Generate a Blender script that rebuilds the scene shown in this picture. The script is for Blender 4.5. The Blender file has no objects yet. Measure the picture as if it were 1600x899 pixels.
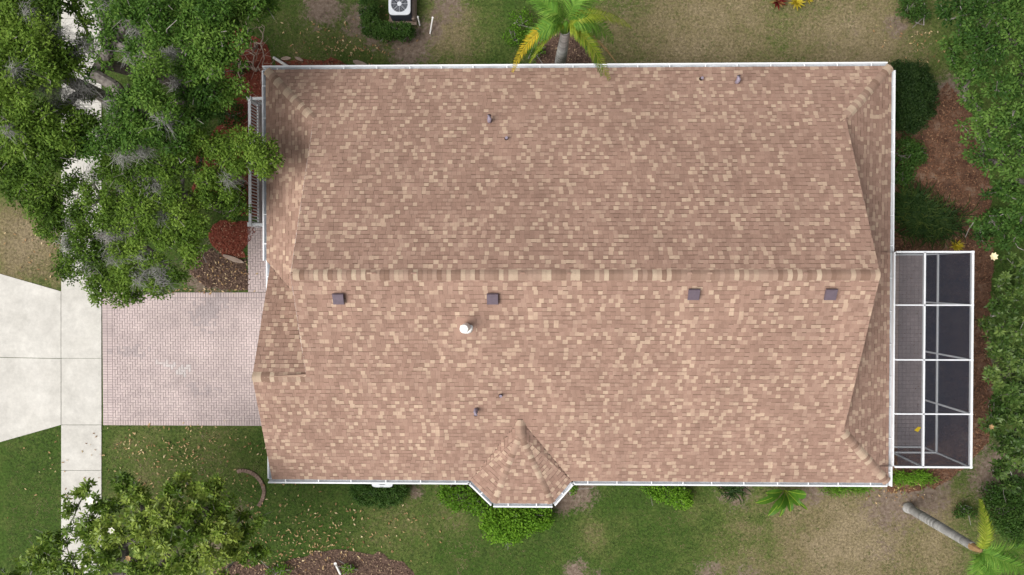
import bpy, math, random
import numpy as np
from mathutils import Matrix, Vector

# ------------------------------------------------------------------ camera, sky, sun, exposure
SC = bpy.context.scene
COL = SC.collection
CAM_H, CAM_A, CAM_B, FPX = 27.5, -0.0146, 0.0201, 1109.0
cd = bpy.data.cameras.new('camera'); cam = bpy.data.objects.new('camera', cd); COL.objects.link(cam)
cd.sensor_width = 36; cd.lens = 36 * FPX / 1600; cd.clip_end = 2000
cam.location = (0, 0, CAM_H); cam.rotation_euler = (CAM_A, CAM_B, 0)
SC.camera = cam
SUN_AZ, SUN_EL = 244, 54            # compass degrees (north = +y), elevation
w = bpy.data.worlds.new('World'); SC.world = w; w.use_nodes = True
nt = w.node_tree; bg = nt.nodes['Background']
sky = nt.nodes.new('ShaderNodeTexSky'); sky.sky_type = 'NISHITA'; sky.sun_disc = False
sky.sun_elevation = math.radians(SUN_EL); sky.sun_rotation = math.radians(SUN_AZ)
sky.dust_density = 6.0; sky.air_density = 1.0; sky.ozone_density = 0.6
hs = nt.nodes.new('ShaderNodeHueSaturation'); hs.inputs['Saturation'].default_value = 0.22
nt.links.new(sky.outputs[0], hs.inputs['Color']); nt.links.new(hs.outputs[0], bg.inputs[0])
bg.inputs[1].default_value = 0.064
sl = bpy.data.lights.new('sun', 'SUN'); so = bpy.data.objects.new('sun', sl); COL.objects.link(so)
sl.energy = 1.5; sl.angle = math.radians(48); sl.color = (1.0, 0.96, 0.9)
az, el = math.radians(SUN_AZ), math.radians(SUN_EL)
sdir = Vector((math.sin(az) * math.cos(el), math.cos(az) * math.cos(el), math.sin(el)))
so.rotation_euler = sdir.to_track_quat('Z', 'Y').to_euler(); so.location = (-12, -12, 30)
SC.view_settings.view_transform = 'Standard'; SC.view_settings.look = 'None'
SC.view_settings.exposure = 0.90; SC.view_settings.gamma = 1.0

rng = np.random.default_rng(7); random.seed(7)

# ------------------------------------------------------------------ survey helpers
_M = np.array(cam.rotation_euler.to_matrix())
def at(u, v, z=0.0):
    """world point at height z that the survey picture shows at (u, v)"""
    d = _M @ np.array([(u - 800) / FPX, (449.5 - v) / FPX, -1.0])
    k = (z - CAM_H) / d[2]
    return np.array([d[0] * k, d[1] * k, z])
def pxm(z=0.0): return FPX / (CAM_H - z)

def tag(o, label=None, cat=None, group=None, kind=None):
    if label: o['label'] = label
    if cat: o['category'] = cat
    if group: o['group'] = group
    if kind: o['kind'] = kind
    return o
def empty(name, loc, label=None, cat=None, group=None):
    o = bpy.data.objects.new(name, None); COL.objects.link(o); o.location = loc; o.empty_display_size = .1
    return tag(o, label, cat, group)
def link(name, me, parent=None, mat=None):
    o = bpy.data.objects.new(name, me); COL.objects.link(o)
    if mat and not me.materials: me.materials.append(mat)
    if parent is not None:
        o.parent = parent
        pl = Vector((0, 0, 0)); p = parent
        while p is not None: pl += p.location; p = p.parent
        o.location = -pl
    return o
def copy_tree(o, parent=None):
    c = o.copy(); COL.objects.link(c); c.parent = parent
    for ch in o.children: copy_tree(ch, c)
    return c

class MB:
    """collects faces, then becomes one mesh object (world coordinates)"""
    def __init__(s): s.v = []; s.f = []; s.t = []
    def face(s, pts, tint=0.5):
        n = len(s.v); s.v.extend([tuple(map(float, p)) for p in pts]); s.f.append(tuple(range(n, n + len(pts)))); s.t.append(tint)
    def prism(s, poly, z0, z1, tint=0.5, bottom=True):
        n = len(s.v); k = len(poly)
        s.v += [(float(p[0]), float(p[1]), z0) for p in poly] + [(float(p[0]), float(p[1]), z1) for p in poly]
        s.f.append(tuple(range(n + k, n + 2 * k))); s.t.append(tint)
        if bottom: s.f.append(tuple(range(n + k - 1, n - 1, -1))); s.t.append(tint)
        for i in range(k):
            j = (i + 1) % k; s.f.append((n + i, n + j, n + k + j, n + k + i)); s.t.append(tint)
    def box(s, c, d, rz=0, tint=0.5):
        cx, cy, cz = c; a, b, h = d[0] / 2, d[1] / 2, d[2] / 2; co, si = math.cos(rz), math.sin(rz)
        s.prism([(cx + x * co - y * si, cy + x * si + y * co) for x, y in ((-a, -b), (a, -b), (a, b), (-a, b))], cz - h, cz + h, tint)
    def bar(s, p, q, wd, ht, tint=0.5, up=(0, 0, 1)):
        p, q = Vector(p), Vector(q); d = (q - p).normalized(); sd = d.cross(Vector(up))
        if sd.length < 1e-4: sd = d.cross(Vector((1, 0, 0)))
        sd.normalize(); u = sd.cross(d).normalized(); n = len(s.v)
        for e in (p, q):
            for a, b in ((-1, -1), (1, -1), (1, 1), (-1, 1)): s.v.append(tuple(e + sd * (a * wd / 2) + u * (b * ht / 2)))
        for f in ((3, 2, 1, 0), (4, 5, 6, 7), (0, 1, 5, 4), (1, 2, 6, 5), (2, 3, 7, 6), (3, 0, 4, 7)):
            s.f.append(tuple(n + i for i in f)); s.t.append(tint)
    def tube(s, pts, rad, sides=8, cap=True, tint=0.5):
        n = len(s.v); pts = [Vector(p) for p in pts]; m = len(pts)
        for i, p in enumerate(pts):
            d = (pts[min(i + 1, m - 1)] - pts[max(i - 1, 0)]).normalized()
            a = d.cross(Vector((0, 1, 0.13)) if abs(d.y) < .9 else Vector((1, 0, 0))).normalized(); b = d.cross(a)
            r = rad[i] if hasattr(rad, '__len__') else rad
            for k in range(sides):
                t = 2 * math.pi * k / sides; s.v.append(tuple(p + a * (math.cos(t) * r) + b * (math.sin(t) * r)))
        for i in range(m - 1):
            for k in range(sides):
                l = (k + 1) % sides
                s.f.append((n + i * sides + k, n + i * sides + l, n + (i + 1) * sides + l, n + (i + 1) * sides + k)); s.t.append(tint)
        if cap:
            s.f.append(tuple(range(n + sides - 1, n - 1, -1))); s.t.append(tint)
            s.f.append(tuple(range(n + (m - 1) * sides, n + m * sides))); s.t.append(tint)
    def mesh(s, name):
        me = bpy.data.meshes.new(name); me.from_pydata(s.v, [], s.f)
        a = me.attributes.new('tint', 'FLOAT', 'FACE'); a.data.foreach_set('value', np.array(s.t, np.float32)); me.update()
        return me
    def build(s, name, mat, parent=None, smooth=False):
        me = s.mesh(name)
        if smooth: me.polygons.foreach_set('use_smooth', [True] * len(me.polygons))
        return link(name, me, parent, mat)

def quads_mesh(name, V, tint, nv=4, extra=None):
    """V: (n, nv, 3) separate polygons, tint: (n,)"""
    n = len(V); me = bpy.data.meshes.new(name)
    me.vertices.add(n * nv); me.vertices.foreach_set('co', np.ascontiguousarray(V, np.float32).ravel())
    me.loops.add(n * nv); me.loops.foreach_set('vertex_index', np.arange(n * nv, dtype=np.int32))
    me.polygons.add(n); me.polygons.foreach_set('loop_start', np.arange(0, n * nv, nv, dtype=np.int32))
    a = me.attributes.new('tint', 'FLOAT', 'FACE'); a.data.foreach_set('value', np.asarray(tint, np.float32))
    me.update(calc_edges=True); me.validate()
    return me
def unit(a): return a / np.maximum(np.linalg.norm(a, axis=-1, keepdims=True), 1e-9)

def inside(P, poly):
    x, y = P[:, 0], P[:, 1]; r = np.zeros(len(P), bool); n = len(poly)
    for i in range(n):
        x1, y1 = poly[i][:2]; x2, y2 = poly[(i + 1) % n][:2]
        c = ((y1 > y) != (y2 > y)) & (x < (x2 - x1) * (y - y1) / ((y2 - y1) if abs(y2 - y1) > 1e-12 else 1e-12) + x1)
        r ^= c
    return r

# ------------------------------------------------------------------ materials
def new_mat(name):
    m = bpy.data.materials.new(name); m.use_nodes = True; t = m.node_tree
    return m, t, t.nodes['Principled BSDF'], t.nodes['Material Output']
def mat(name, stops, src='tint', rough=.8, spec=.3, noise=None, bump=None, transl=0.0, metallic=0.0, constant=False, streak=0):
    """stops [(pos, rgb)] read by: tint attribute, random per object, or a noise field; noise (scale, amount) mottles; bump (scale, strength)"""
    m, t, p, out = new_mat(name); N = t.nodes.new; L = t.links.new
    geo = N('ShaderNodeNewGeometry')
    r = N('ShaderNodeValToRGB'); e = r.color_ramp.elements
    while len(e) < len(stops): e.new(0.5)
    for i, (a, c) in enumerate(stops): e[i].position = a; e[i].color = (*c, 1)
    if constant: r.color_ramp.interpolation = 'CONSTANT'
    if src == 'tint':
        a = N('ShaderNodeAttribute'); a.attribute_name = 'tint'; L(a.outputs['Fac'], r.inputs[0])
    elif src == 'random':
        a = N('ShaderNodeObjectInfo'); L(a.outputs['Random'], r.inputs[0])
    else:
        a = N('ShaderNodeTexNoise'); a.inputs['Scale'].default_value = src; a.inputs['Detail'].default_value = 6
        L(geo.outputs['Position'], a.inputs['Vector']); L(a.outputs[0], r.inputs[0])
    colr = r.outputs[0]
    for sc_, am in ([('s', streak)] if streak else []) + (noise or []):
        n = N('ShaderNodeTexNoise'); n.inputs['Scale'].default_value = 1 if sc_ == 's' else sc_; n.inputs['Detail'].default_value = 5; n.inputs['Roughness'].default_value = .65
        if sc_ == 's':          # weather streaks running down the slope
            vm = N('ShaderNodeVectorMath'); vm.operation = 'MULTIPLY'; vm.inputs[1].default_value = (3.2, .45, 0); n.inputs['Scale'].default_value = 1; L(geo.outputs['Position'], vm.inputs[0]); L(vm.outputs[0], n.inputs['Vector'])
        else: L(geo.outputs['Position'], n.inputs['Vector'])
        mr = N('ShaderNodeMapRange'); mr.inputs[1].default_value = .3; mr.inputs[2].default_value = .7
        mr.inputs[3].default_value = 1 - am; mr.inputs[4].default_value = 1 + am; L(n.outputs[0], mr.inputs[0])
        mx = N('ShaderNodeMix'); mx.data_type = 'RGBA'; mx.blend_type = 'MULTIPLY'; mx.inputs[0].default_value = 1
        L(colr, mx.inputs[6]); L(mr.outputs[0], mx.inputs[7]); colr = mx.outputs[2]
    L(colr, p.inputs['Base Color'])
    p.inputs['Roughness'].default_value = rough; p.inputs['Specular IOR Level'].default_value = spec; p.inputs['Metallic'].default_value = metallic
    if bump:
        n = N('ShaderNodeTexNoise'); n.inputs['Scale'].default_value = bump[0]; n.inputs['Detail'].default_value = 4
        L(geo.outputs['Position'], n.inputs['Vector'])
        b = N('ShaderNodeBump'); b.inputs['Strength'].default_value = bump[1]; b.inputs['Distance'].default_value = .02
        L(n.outputs[0], b.inputs['Height']); L(b.outputs[0], p.inputs['Normal'])
    if transl:
        tr = N('ShaderNodeBsdfTranslucent'); L(colr, tr.inputs[0]); mi = N('ShaderNodeMixShader'); mi.inputs[0].default_value = transl
        L(p.outputs[0], mi.inputs[1]); L(tr.outputs[0], mi.inputs[2]); L(mi.outputs[0], out.inputs[0])
    return m
def plain(name, c, **k): return mat(name, [(0, c), (1, c)], **k)

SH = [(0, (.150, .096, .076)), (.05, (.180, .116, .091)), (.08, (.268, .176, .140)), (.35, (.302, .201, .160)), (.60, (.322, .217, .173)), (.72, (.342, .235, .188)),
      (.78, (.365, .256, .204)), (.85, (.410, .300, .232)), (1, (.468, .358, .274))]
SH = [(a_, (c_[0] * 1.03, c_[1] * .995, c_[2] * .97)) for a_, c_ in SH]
M = {}
M['shingle'] = mat('shingle', SH, streak=.08, noise=[(.35, .09), (1.8, .06), (60, .12)], bump=(220, .25), rough=.95, spec=.1)
M['shingle_piece'] = mat('shingle_piece', SH[2:], src='random', streak=.08, noise=[(.35, .09), (1.8, .06), (60, .12)], bump=(220, .25), rough=.95, spec=.1)
CAPS = [(0, (.225, .142, .106)), (.5, (.322, .218, .168)), (.66, (.345, .238, .184)), (.74, (.42, .312, .234)), (1, (.48, .375, .28))]
M['cap'] = mat('cap', CAPS, src='random', noise=[(2, .08), (60, .12)], bump=(220, .25), rough=.95, spec=.1)
M['white'] = plain('white_aluminium', (.80, .82, .85), rough=.4, spec=.4, noise=[(3, .05)])
M['gutter_in'] = plain('gutter_grime', (.42, .44, .47), rough=.6, noise=[(2, .25), (12, .2)])
M['wall'] = plain('stucco', (.62, .54, .43), bump=(80, .3), noise=[(1, .06)])
M['frame'] = plain('cage_frame', (.74, .76, .79), rough=.45, noise=[(4, .06)])
M['soffit'] = plain('soffit', (.7, .7, .68))
M['deck'] = plain('roof_felt', (.13, .085, .065))
M['vent'] = plain('painted_vent', (.13, .10, .125), rough=.55, noise=[(8, .12)])
M['lead'] = plain('lead_sleeve', (.27, .23, .29), rough=.55, noise=[(14, .15)])
M['dark'] = plain('dark_rubber', (.035, .022, .016), rough=.8)
M['pvc'] = plain('white_plastic', (.85, .84, .82), rough=.45)
M['glass'] = plain('dark_glass', (.03, .04, .05), rough=.08, spec=.6)
M['concrete'] = mat('concrete', [(.3, (.50, .485, .45)), (.7, (.58, .565, .53))], src=.9, noise=[(.5, .08), (2.6, .09), (9, .06), (45, .08)], bump=(60, .15), rough=.9)
PV = [(0, (.36, .315, .32)), (.15, (.465, .385, .378)), (.5, (.49, .405, .396)), (.85, (.515, .43, .415)), (1, (.555, .505, .495))]
M['paver'] = mat('paver', PV, noise=[(.45, .16), (1.6, .09), (30, .08)], bump=(120, .2), rough=.9)
M['paver_piece'] = mat('paver_piece', PV[1:4], src='random', noise=[(.45, .16), (1.6, .09), (30, .08)], bump=(120, .2), rough=.9)
M['joint'] = plain('joint_sand', (.29, .25, .255), noise=[(25, .2)])
M['lanai'] = mat('lanai_paver', [(0, (.32, .268, .262)), (1, (.38, .322, .315))], noise=[(.8, .15), (20, .12)], rough=.85)
M['lanai_joint'] = plain('patio_joint', (.27, .228, .226))
M['bark'] = mat('bark', [(.3, (.10, .085, .075)), (.7, (.22, .20, .18))], src=9, bump=(30, .8), rough=.95)
M['twig'] = mat('twig', [(.3, (.17, .15, .135)), (.7, (.33, .31, .29))], src=6, rough=.95)
M['palm_bark'] = mat('palm_bark', [(0, (.24, .235, .23)), (1, (.47, .465, .455))], noise=[(3, .18), (40, .2)], bump=(40, .5), rough=.9)
M['moss'] = mat('spanish_moss', [(0, (.15, .148, .135)), (1, (.32, .315, .30))], rough=.95)
def leafmat(n, a, b, c, rough=.6, spec=.14, transl=.3):
    return mat(n, [(0, a), (.5, b), (1, c)], rough=rough, spec=spec, transl=transl)
M['oak'] = leafmat('oak_leaf', (.046, .094, .012), (.106, .192, .022), (.215, .325, .050))
M['oak2'] = leafmat('dark_oak_leaf', (.034, .086, .013), (.080, .170, .024), (.170, .285, .048))
M['oak3'] = leafmat('laurel_leaf', (.022, .060, .012), (.054, .122, .022), (.140, .245, .048))
M['magnolia'] = leafmat('magnolia_leaf', (.050, .098, .012), (.120, .205, .024), (.270, .350, .062), rough=.42, spec=.26, transl=.18)
M['magnolia_dark'] = leafmat('dark_magnolia_leaf', (.022, .052, .012), (.058, .112, .022), (.165, .235, .060), rough=.42, spec=.26, transl=.18)
M['hedge'] = leafmat('hedge_leaf', (.024, .062, .012), (.054, .120, .022), (.110, .195, .042), rough=.4)
M['darkhedge'] = leafmat('dark_hedge_leaf', (.014, .034, .010), (.028, .060, .015), (.055, .095, .025), rough=.45)
M['lime'] = leafmat('lime_leaf', (.060, .140, .012), (.125, .270, .020), (.22, .40, .035))
M['strap'] = leafmat('strap_leaf', (.016, .040, .010), (.035, .070, .016), (.11, .14, .03))
M['frond'] = leafmat('frond_green', (.055, .145, .02), (.125, .27, .035), (.23, .37, .06))
M['frond_lime'] = leafmat('frond_lime', (.14, .22, .018), (.27, .345, .032), (.40, .44, .07))
M['frond_yellow'] = leafmat('frond_yellow', (.30, .25, .015), (.50, .36, .02), (.60, .46, .05))
M['frond_brown'] = leafmat('frond_brown', (.26, .15, .07), (.38, .24, .12), (.48, .32, .17), transl=.1)
M['paddle'] = leafmat('paddle_leaf', (.04, .11, .015), (.08, .19, .02), (.28, .38, .05), rough=.35)
M['bloom'] = plain('cream_petal', (.85, .82, .74), rough=.6)
M['bloom_y'] = plain('pale_yellow_petal', (.80, .68, .42), rough=.6)
M['red'] = leafmat('red_leaf', (.10, .012, .012), (.20, .02, .02), (.42, .32, .12))
M['yellow'] = leafmat('yellow_leaf', (.35, .28, .02), (.52, .42, .03), (.6, .5, .08))
M['redmulch'] = mat('red_mulch', [(0, (.13, .032, .020)), (.6, (.25, .065, .040)), (.9, (.33, .13, .08)), (1, (.46, .30, .2))], rough=.95)
M['mulch'] = mat('brown_mulch', [(0, (.055, .032, .024)), (.6, (.15, .095, .072)), (.88, (.26, .17, .12)), (1, (.48, .36, .22))], rough=.95)
M['litter'] = mat('leaf_litter', [(0, (.07, .030, .018)), (.55, (.185, .088, .050)), (.92, (.24, .13, .075)), (1, (.34, .21, .12))], rough=.95)
M['soil'] = mat('dark_soil', [(.3, (.06, .032, .021)), (.55, (.15, .080, .050)), (.75, (.23, .165, .12))], src=2.2, noise=[(14, .3)], bump=(30, .5), rough=.95)
M['leafdry'] = mat('dry_leaf', [(0, (.20, .10, .045)), (.4, (.36, .22, .10)), (.8, (.52, .38, .20)), (1, (.62, .50, .30))], rough=.8)
M['stone'] = mat('stone', [(.3, (.30, .22, .18)), (.7, (.42, .33, .27))], src=5, noise=[(30, .12)], bump=(40, .3), rough=.95)
M['brick'] = mat('edging_brick', [(0, (.17, .115, .09)), (1, (.25, .175, .14))], src='random', noise=[(20, .2)], bump=(60, .4), rough=.95)
M['ac_body'] = plain('ac_louver', (.035, .04, .055), rough=.5)
M['ac_top'] = plain('ac_top', (.66, .69, .74), rough=.4)
M['ac_blade'] = plain('ac_blade', (.38, .43, .50), rough=.4, metallic=.4)

m, t, p, out = new_mat('insect_screen'); M['screen'] = m
p.inputs['Base Color'].default_value = (.020, .028, .048, 1); p.inputs['Roughness'].default_value = .7
tr = t.nodes.new('ShaderNodeBsdfTransparent'); mi = t.nodes.new('ShaderNodeMixShader'); mi.inputs[0].default_value = .34
t.links.new(tr.outputs[0], mi.inputs[1]); t.links.new(p.outputs[0], mi.inputs[2]); t.links.new(mi.outputs[0], out.inputs[0])

m2_ = M['screen'].copy(); m2_.name = 'wall_screen'; M['wall_screen'] = m2_
[n_ for n_ in m2_.node_tree.nodes if n_.type == 'MIX_SHADER'][0].inputs[0].default_value = .62

# ground material: grass colour by the "dry" and "soil" maps kept on the mesh, mottled by noise
m, t, p, out = new_mat('lawn'); M['lawn'] = m
N = t.nodes.new; L = t.links.new; geo = N('ShaderNodeNewGeometry')
def _noise(s, d=6):
    n = N('ShaderNodeTexNoise'); n.inputs['Scale'].default_value = s; n.inputs['Detail'].default_value = d; n.inputs['Roughness'].default_value = .7
    L(geo.outputs['Position'], n.inputs['Vector']); return n.outputs[0]
def _math(op, a, b):
    n = N('ShaderNodeMath'); n.operation = op
    for i, x in enumerate((a, b)):
        if isinstance(x, (int, float)): n.inputs[i].default_value = x
        else: L(x, n.inputs[i])
    return n.outputs[0]
def _ramp(f, stops):
    r = N('ShaderNodeValToRGB'); e = r.color_ramp.elements
    while len(e) < len(stops): e.new(.5)
    for i, (a, c) in enumerate(stops): e[i].position = a; e[i].color = (*c, 1)
    L(f, r.inputs[0]); return r.outputs[0]
ad = N('ShaderNodeAttribute'); ad.attribute_name = 'dry'; asl = N('ShaderNodeAttribute'); asl.attribute_name = 'soil'
dry = _math('ADD', ad.outputs['Fac'], _math('MULTIPLY', _math('SUBTRACT', _noise(1.1), .5), 1.1))
dry = _math('ADD', dry, _math('MULTIPLY', _math('SUBTRACT', _noise(9), .5), .9))
gcol = _ramp(dry, [(0, (.049, .090, .017)), (.35, (.096, .122, .034)), (.65, (.180, .150, .078)), (1, (.255, .205, .128))])
fine = _ramp(_noise(11, 5), [(.3, (.45, .45, .45)), (.7, (1.5, 1.5, 1.5))])
mx = N('ShaderNodeMix'); mx.data_type = 'RGBA'; mx.blend_type = 'MULTIPLY'; mx.inputs[0].default_value = 1; L(gcol, mx.inputs[6]); L(fine, mx.inputs[7])
soilc = _ramp(_noise(7), [(.25, (.075, .052, .040)), (.5, (.18, .135, .105)), (.75, (.30, .245, .20))])
sf = _math('ADD', asl.outputs['Fac'], _math('ADD', _math('MULTIPLY', _math('SUBTRACT', _noise(3), .5), 1.3), _math('MULTIPLY', _math('SUBTRACT', _noise(12), .5), .8)))
sf = _ramp(sf, [(.42, (0, 0, 0)), (.68, (1, 1, 1))])
m2 = N('ShaderNodeMix'); m2.data_type = 'RGBA'; L(sf, m2.inputs[0]); L(mx.outputs[2], m2.inputs[6]); L(soilc, m2.inputs[7])
L(m2.outputs[2], p.inputs['Base Color']); p.inputs['Roughness'].default_value = .95; p.inputs['Specular IOR Level'].default_value = .1
b = N('ShaderNodeBump'); b.inputs['Strength'].default_value = .5; b.inputs['Distance'].default_value = .03; L(_noise(40, 3), b.inputs['Height']); L(b.outputs[0], p.inputs['Normal'])

# ------------------------------------------------------------------ ground
DRY = [(1100, 50, 170, .85), (1330, 60, 130, .85), (700, 55, 60, .75), (960, 60, 90, .6), (560, 60, 80, .30), (1260, 800, 90, .75), (1330, 850, 140, 1.0), (1450, 860, 80, .8), (1230, 830, 60, .6), (1390, 800, 80, .8), (1180, 870, 80, .55),
       (930, 840, 30, .5), (40, 380, 75, 1.0), (90, 420, 40, .7), (620, 820, 60, .42), (700, 805, 40, .35), (1090, 790, 30, .4), (220, 690, 60, .4), (330, 700, 70, .35), (1450, 800, 80, .7),
       (1150, 820, 45, .45), (480, 75, 60, .35), (240, 760, 90, .35)]
SOIL = [(505, 12, 40, 1.0), (560, 35, 34, .9), (585, 62, 26, .8), (640, 72, 40, 1.1), (672, 48, 30, .9), (700, 10, 40, .8), (870, 92, 45, .9), (1400, 40, 26, .8),
        (1335, 50, 18, .5), (1300, 72, 18, .5), (905, 770, 34, 1.0), (880, 785, 24, 1.0), (650, 768, 16, .9), (900, 893, 24, .95), (935, 899, 16, .7), (1150, 765, 36, .9),
        (1270, 765, 34, .8), (1390, 790, 60, .85), (1440, 770, 60, .95), (1380, 860, 50, .55), (1110, 896, 30, .8), (1560, 740, 60, 1.0), (720, 765, 30, .8), (1470, 220, 60, 1.0),
        (1485, 140, 30, .9), (330, 430, 60, .9), (380, 800, 30, .6), (345, 240, 60, .5), (410, 90, 30, .6), (330, 860, 60, .7), (1530, 560, 40, 1.0), (1440, 330, 60, .9), (1170, 898, 30, .7)]
def field(P, blobs):
    r = np.zeros(len(P))
    for u, v, rr, a in blobs:
        c = at(u, v); s = rr / pxm() * .75
        r = np.maximum(r, a * np.exp(-((P[:, 0] - c[0]) ** 2 + (P[:, 1] - c[1]) ** 2) / (2 * s * s)))
    return r
gx = np.concatenate([[-600, -250, -100, -50, -30], np.arange(-22, 22.01, .22), [30, 50, 100, 250, 600]])
gy = np.concatenate([[-600, -250, -100, -50, -25], np.arange(-14, 14.01, .22), [25, 50, 100, 250, 600]])
X, Y = np.meshgrid(gx, gy); G = np.stack([X.ravel(), Y.ravel(), np.zeros(X.size)], 1)
nx, ny = len(gx), len(gy); idx = np.arange(nx * ny).reshape(ny, nx)
Fq = np.stack([idx[:-1, :-1], idx[:-1, 1:], idx[1:, 1:], idx[1:, :-1]], -1).reshape(-1, 4)
me = bpy.data.meshes.new('ground'); me.from_pydata(G.tolist(), [], Fq.tolist())
for nm, bl in (('dry', DRY), ('soil', SOIL)):
    a = me.attributes.new(nm, 'FLOAT', 'POINT'); a.data.foreach_set('value', (field(G, bl) * .9 + (.04 if nm == 'dry' else 0)).astype(np.float32))
tag(link('ground', me, None, M['lawn']), kind='structure')

HARD = []                                   # outlines where no grass grows
def poly_px(pts, z=0.0): return [at(u, v, z)[:2] for u, v in pts]
def rag(poly, amp=.12, step=.25):
    out_ = []
    for i in range(len(poly)):
        a, b_ = np.array(poly[i]), np.array(poly[(i + 1) % len(poly)]); n = max(1, int(np.linalg.norm(b_ - a) / step))
        for k in range(n): out_.append(a + (b_ - a) * k / n + rng.normal(0, amp * .5, 2))
    return out_

# pavements: each concrete slab is a piece
sw = tag(empty('sidewalk', (at(127, 560)[0], 0, 0)), kind='structure')
slab_v = [-70, 30, 130, 232, 335, 437, 560, 664, 735, 835, 935]
for v0, v1 in zip(slab_v[:-1], slab_v[1:]):
    b = MB(); b.prism(poly_px([(96.5, v1 - .3), (159, v1 - .3), (159, v0 + .3), (96.5, v0 + .3)]), -.05, .030 + rng.uniform(-.003, .003)); b.build('slab', M['concrete'], sw)
HARD.append(poly_px([(96, 940), (159, 940), (159, -70), (96, -70)]))
ap = tag(empty('driveway_apron', (at(40, 560)[0], 0, 0)), kind='structure')
for pl in ([(-40, 557.5), (95.6, 560), (95.6, 455.5), (0, 428), (-40, 415)], [(-40, 704), (0, 691), (95.6, 664), (95.6, 560.8), (-40, 558.3)]):
    b = MB(); b.prism(poly_px(pl), -.05, .026); b.build('slab', M['concrete'], ap); HARD.append(poly_px(pl))

def herring(b, x0, x1, y0, y1, W=.1, gap=.005, z=.034, pick=None):
    n0 = int((y1 - y0) / W) + 3; m0 = int((x1 - x0) / W / 4) + 3
    for n in range(-2, n0):
        for m_ in range(-int(n0 / 4) - 2, m0):
            for (xa, ya, xb, yb) in ((n + 4 * m_, n, n + 4 * m_ + 2, n + 1), (n - 1 + 4 * m_, n, n + 4 * m_, n + 2)):
                xa, xb, ya, yb = x0 + xa * W, x0 + xb * W, y0 + ya * W, y0 + yb * W
                full = xa >= x0 and xb <= x1 and ya >= y0 and yb <= y1
                xa, xb, ya, yb = max(xa, x0), min(xb, x1), max(ya, y0), min(yb, y1)
                if xb - xa < .03 or yb - ya < .03: continue
                if pick is not None and full: pick.append((xa, xb, ya, yb)); continue
                paver(b, xa, xb, ya, yb, gap, z)
def paver_tint(x, y):               # worn pale patch and tyre smudges with their own outlines
    for u, v, ru, rv, val in ((275, 578, 30, 9, 1.0), (250, 570, 16, 6, .95), (325, 490, 22, 26, .06), (205, 552, 26, 12, .08), (300, 610, 45, 10, .09), (345, 470, 14, 12, .08)):
        c = at(u, v); k = ((x - c[0]) / (ru / 40.3)) ** 2 + ((y - c[1]) / (rv / 40.3)) ** 2
        if random.random() < 1.2 * math.exp(-k) - .15: return val
    return random.uniform(.15, .85)
def paver(b, xa, xb, ya, yb, gap=.005, z=.034, t=None):
    tn_ = paver_tint((xa + xb) / 2, (ya + yb) / 2) if t is None else t; z = z + random.uniform(-.002, .002); g = gap / 2; c = .006; n = len(b.v)
    b.v += [(xa + g, ya + g, z - .03), (xb - g, ya + g, z - .03), (xb - g, yb - g, z - .03), (xa + g, yb - g, z - .03),
            (xa + g + c, ya + g + c, z), (xb - g - c, ya + g + c, z), (xb - g - c, yb - g - c, z), (xa + g + c, yb - g - c, z)]
    for f in ((4, 5, 6, 7), (0, 1, 5, 4), (1, 2, 6, 5), (2, 3, 7, 6), (3, 0, 4, 7)): b.f.append(tuple(n + i for i in f)); b.t.append(tn_)
dx0, dy1 = at(160, 457)[:2]; dx1, dy0 = -8.2, at(300, 665)[1]
dw = tag(empty('paver_driveway', ((dx0 + dx1) / 2, (dy0 + dy1) / 2, 0)), kind='structure')
b = MB(); b.prism([(dx0, dy0), (dx1, dy0), (dx1, dy1), (dx0, dy1)], -.03, .022); b.build('joint_bed', M['joint'], dw)
fld = MB(); pick = []
herring(fld, dx0 + .4, dx1, dy0 + .2, dy1 - .2, pick=pick)
for k in range(int((dy1 - dy0) / .1)):      # sailor courses round the edge
    for c in (0, 1): paver(fld, dx0 + c * .2, dx0 + c * .2 + .2, dy0 + k * .1, min(dy1, dy0 + k * .1 + .1))
for k in range(int((dx1 - dx0 - .4) / .1)):
    paver(fld, dx0 + .4 + k * .1, dx0 + .5 + k * .1, dy0, dy0 + .2); paver(fld, dx0 + .4 + k * .1, dx0 + .5 + k * .1, dy1 - .2, dy1)
cx, cy = at(240, 635)[:2]
pick.sort(key=lambda r: abs((r[0] + r[1]) / 2 - cx) ** 2 + abs((r[2] + r[3]) / 2 - cy) ** 2)
pm = {}
for r in pick[:290]:
    o_ = r[1] - r[0] > .15
    if o_ not in pm:
        q = MB(); hw, hh = (.1, .05) if o_ else (.05, .1); paver(q, -hw, hw, -hh, hh, z=0, t=.5); pm[o_] = q.mesh('paver'); pm[o_].materials.append(M['paver_piece'])
    o = link('paver', pm[o_], dw); o.location = ((r[0] + r[1]) / 2 - dw.location.x, (r[2] + r[3]) / 2 - dw.location.y, .034 + random.uniform(-.002, .002))
for r in pick[290:]: paver(fld, *r)
tag(fld.build('paver_field', M['paver'], dw), kind='stuff')
HARD.append([(dx0, dy0), (dx1, dy0), (dx1, dy1), (dx0, dy1)])
wk0 = at(388, 455)[:2]; wy1 = at(395, 352)[1]
ww = tag(empty('paver_walkway', (wk0[0], wk0[1], 0)), kind='structure')
b = MB(); b.prism([(wk0[0], dy1 + .01), (-8.2, dy1 + .01), (-8.2, wy1), (wk0[0], wy1)], -.03, .021); b.build('joint_bed', M['joint'], ww)
f2 = MB(); herring(f2, wk0[0], -8.2, dy1 + .01, wy1); tag(f2.build('paver_field', M['paver'], ww), kind='stuff')
HARD.append([(wk0[0], dy1), (-8.2, dy1), (-8.2, wy1), (wk0[0], wy1)])

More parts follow.
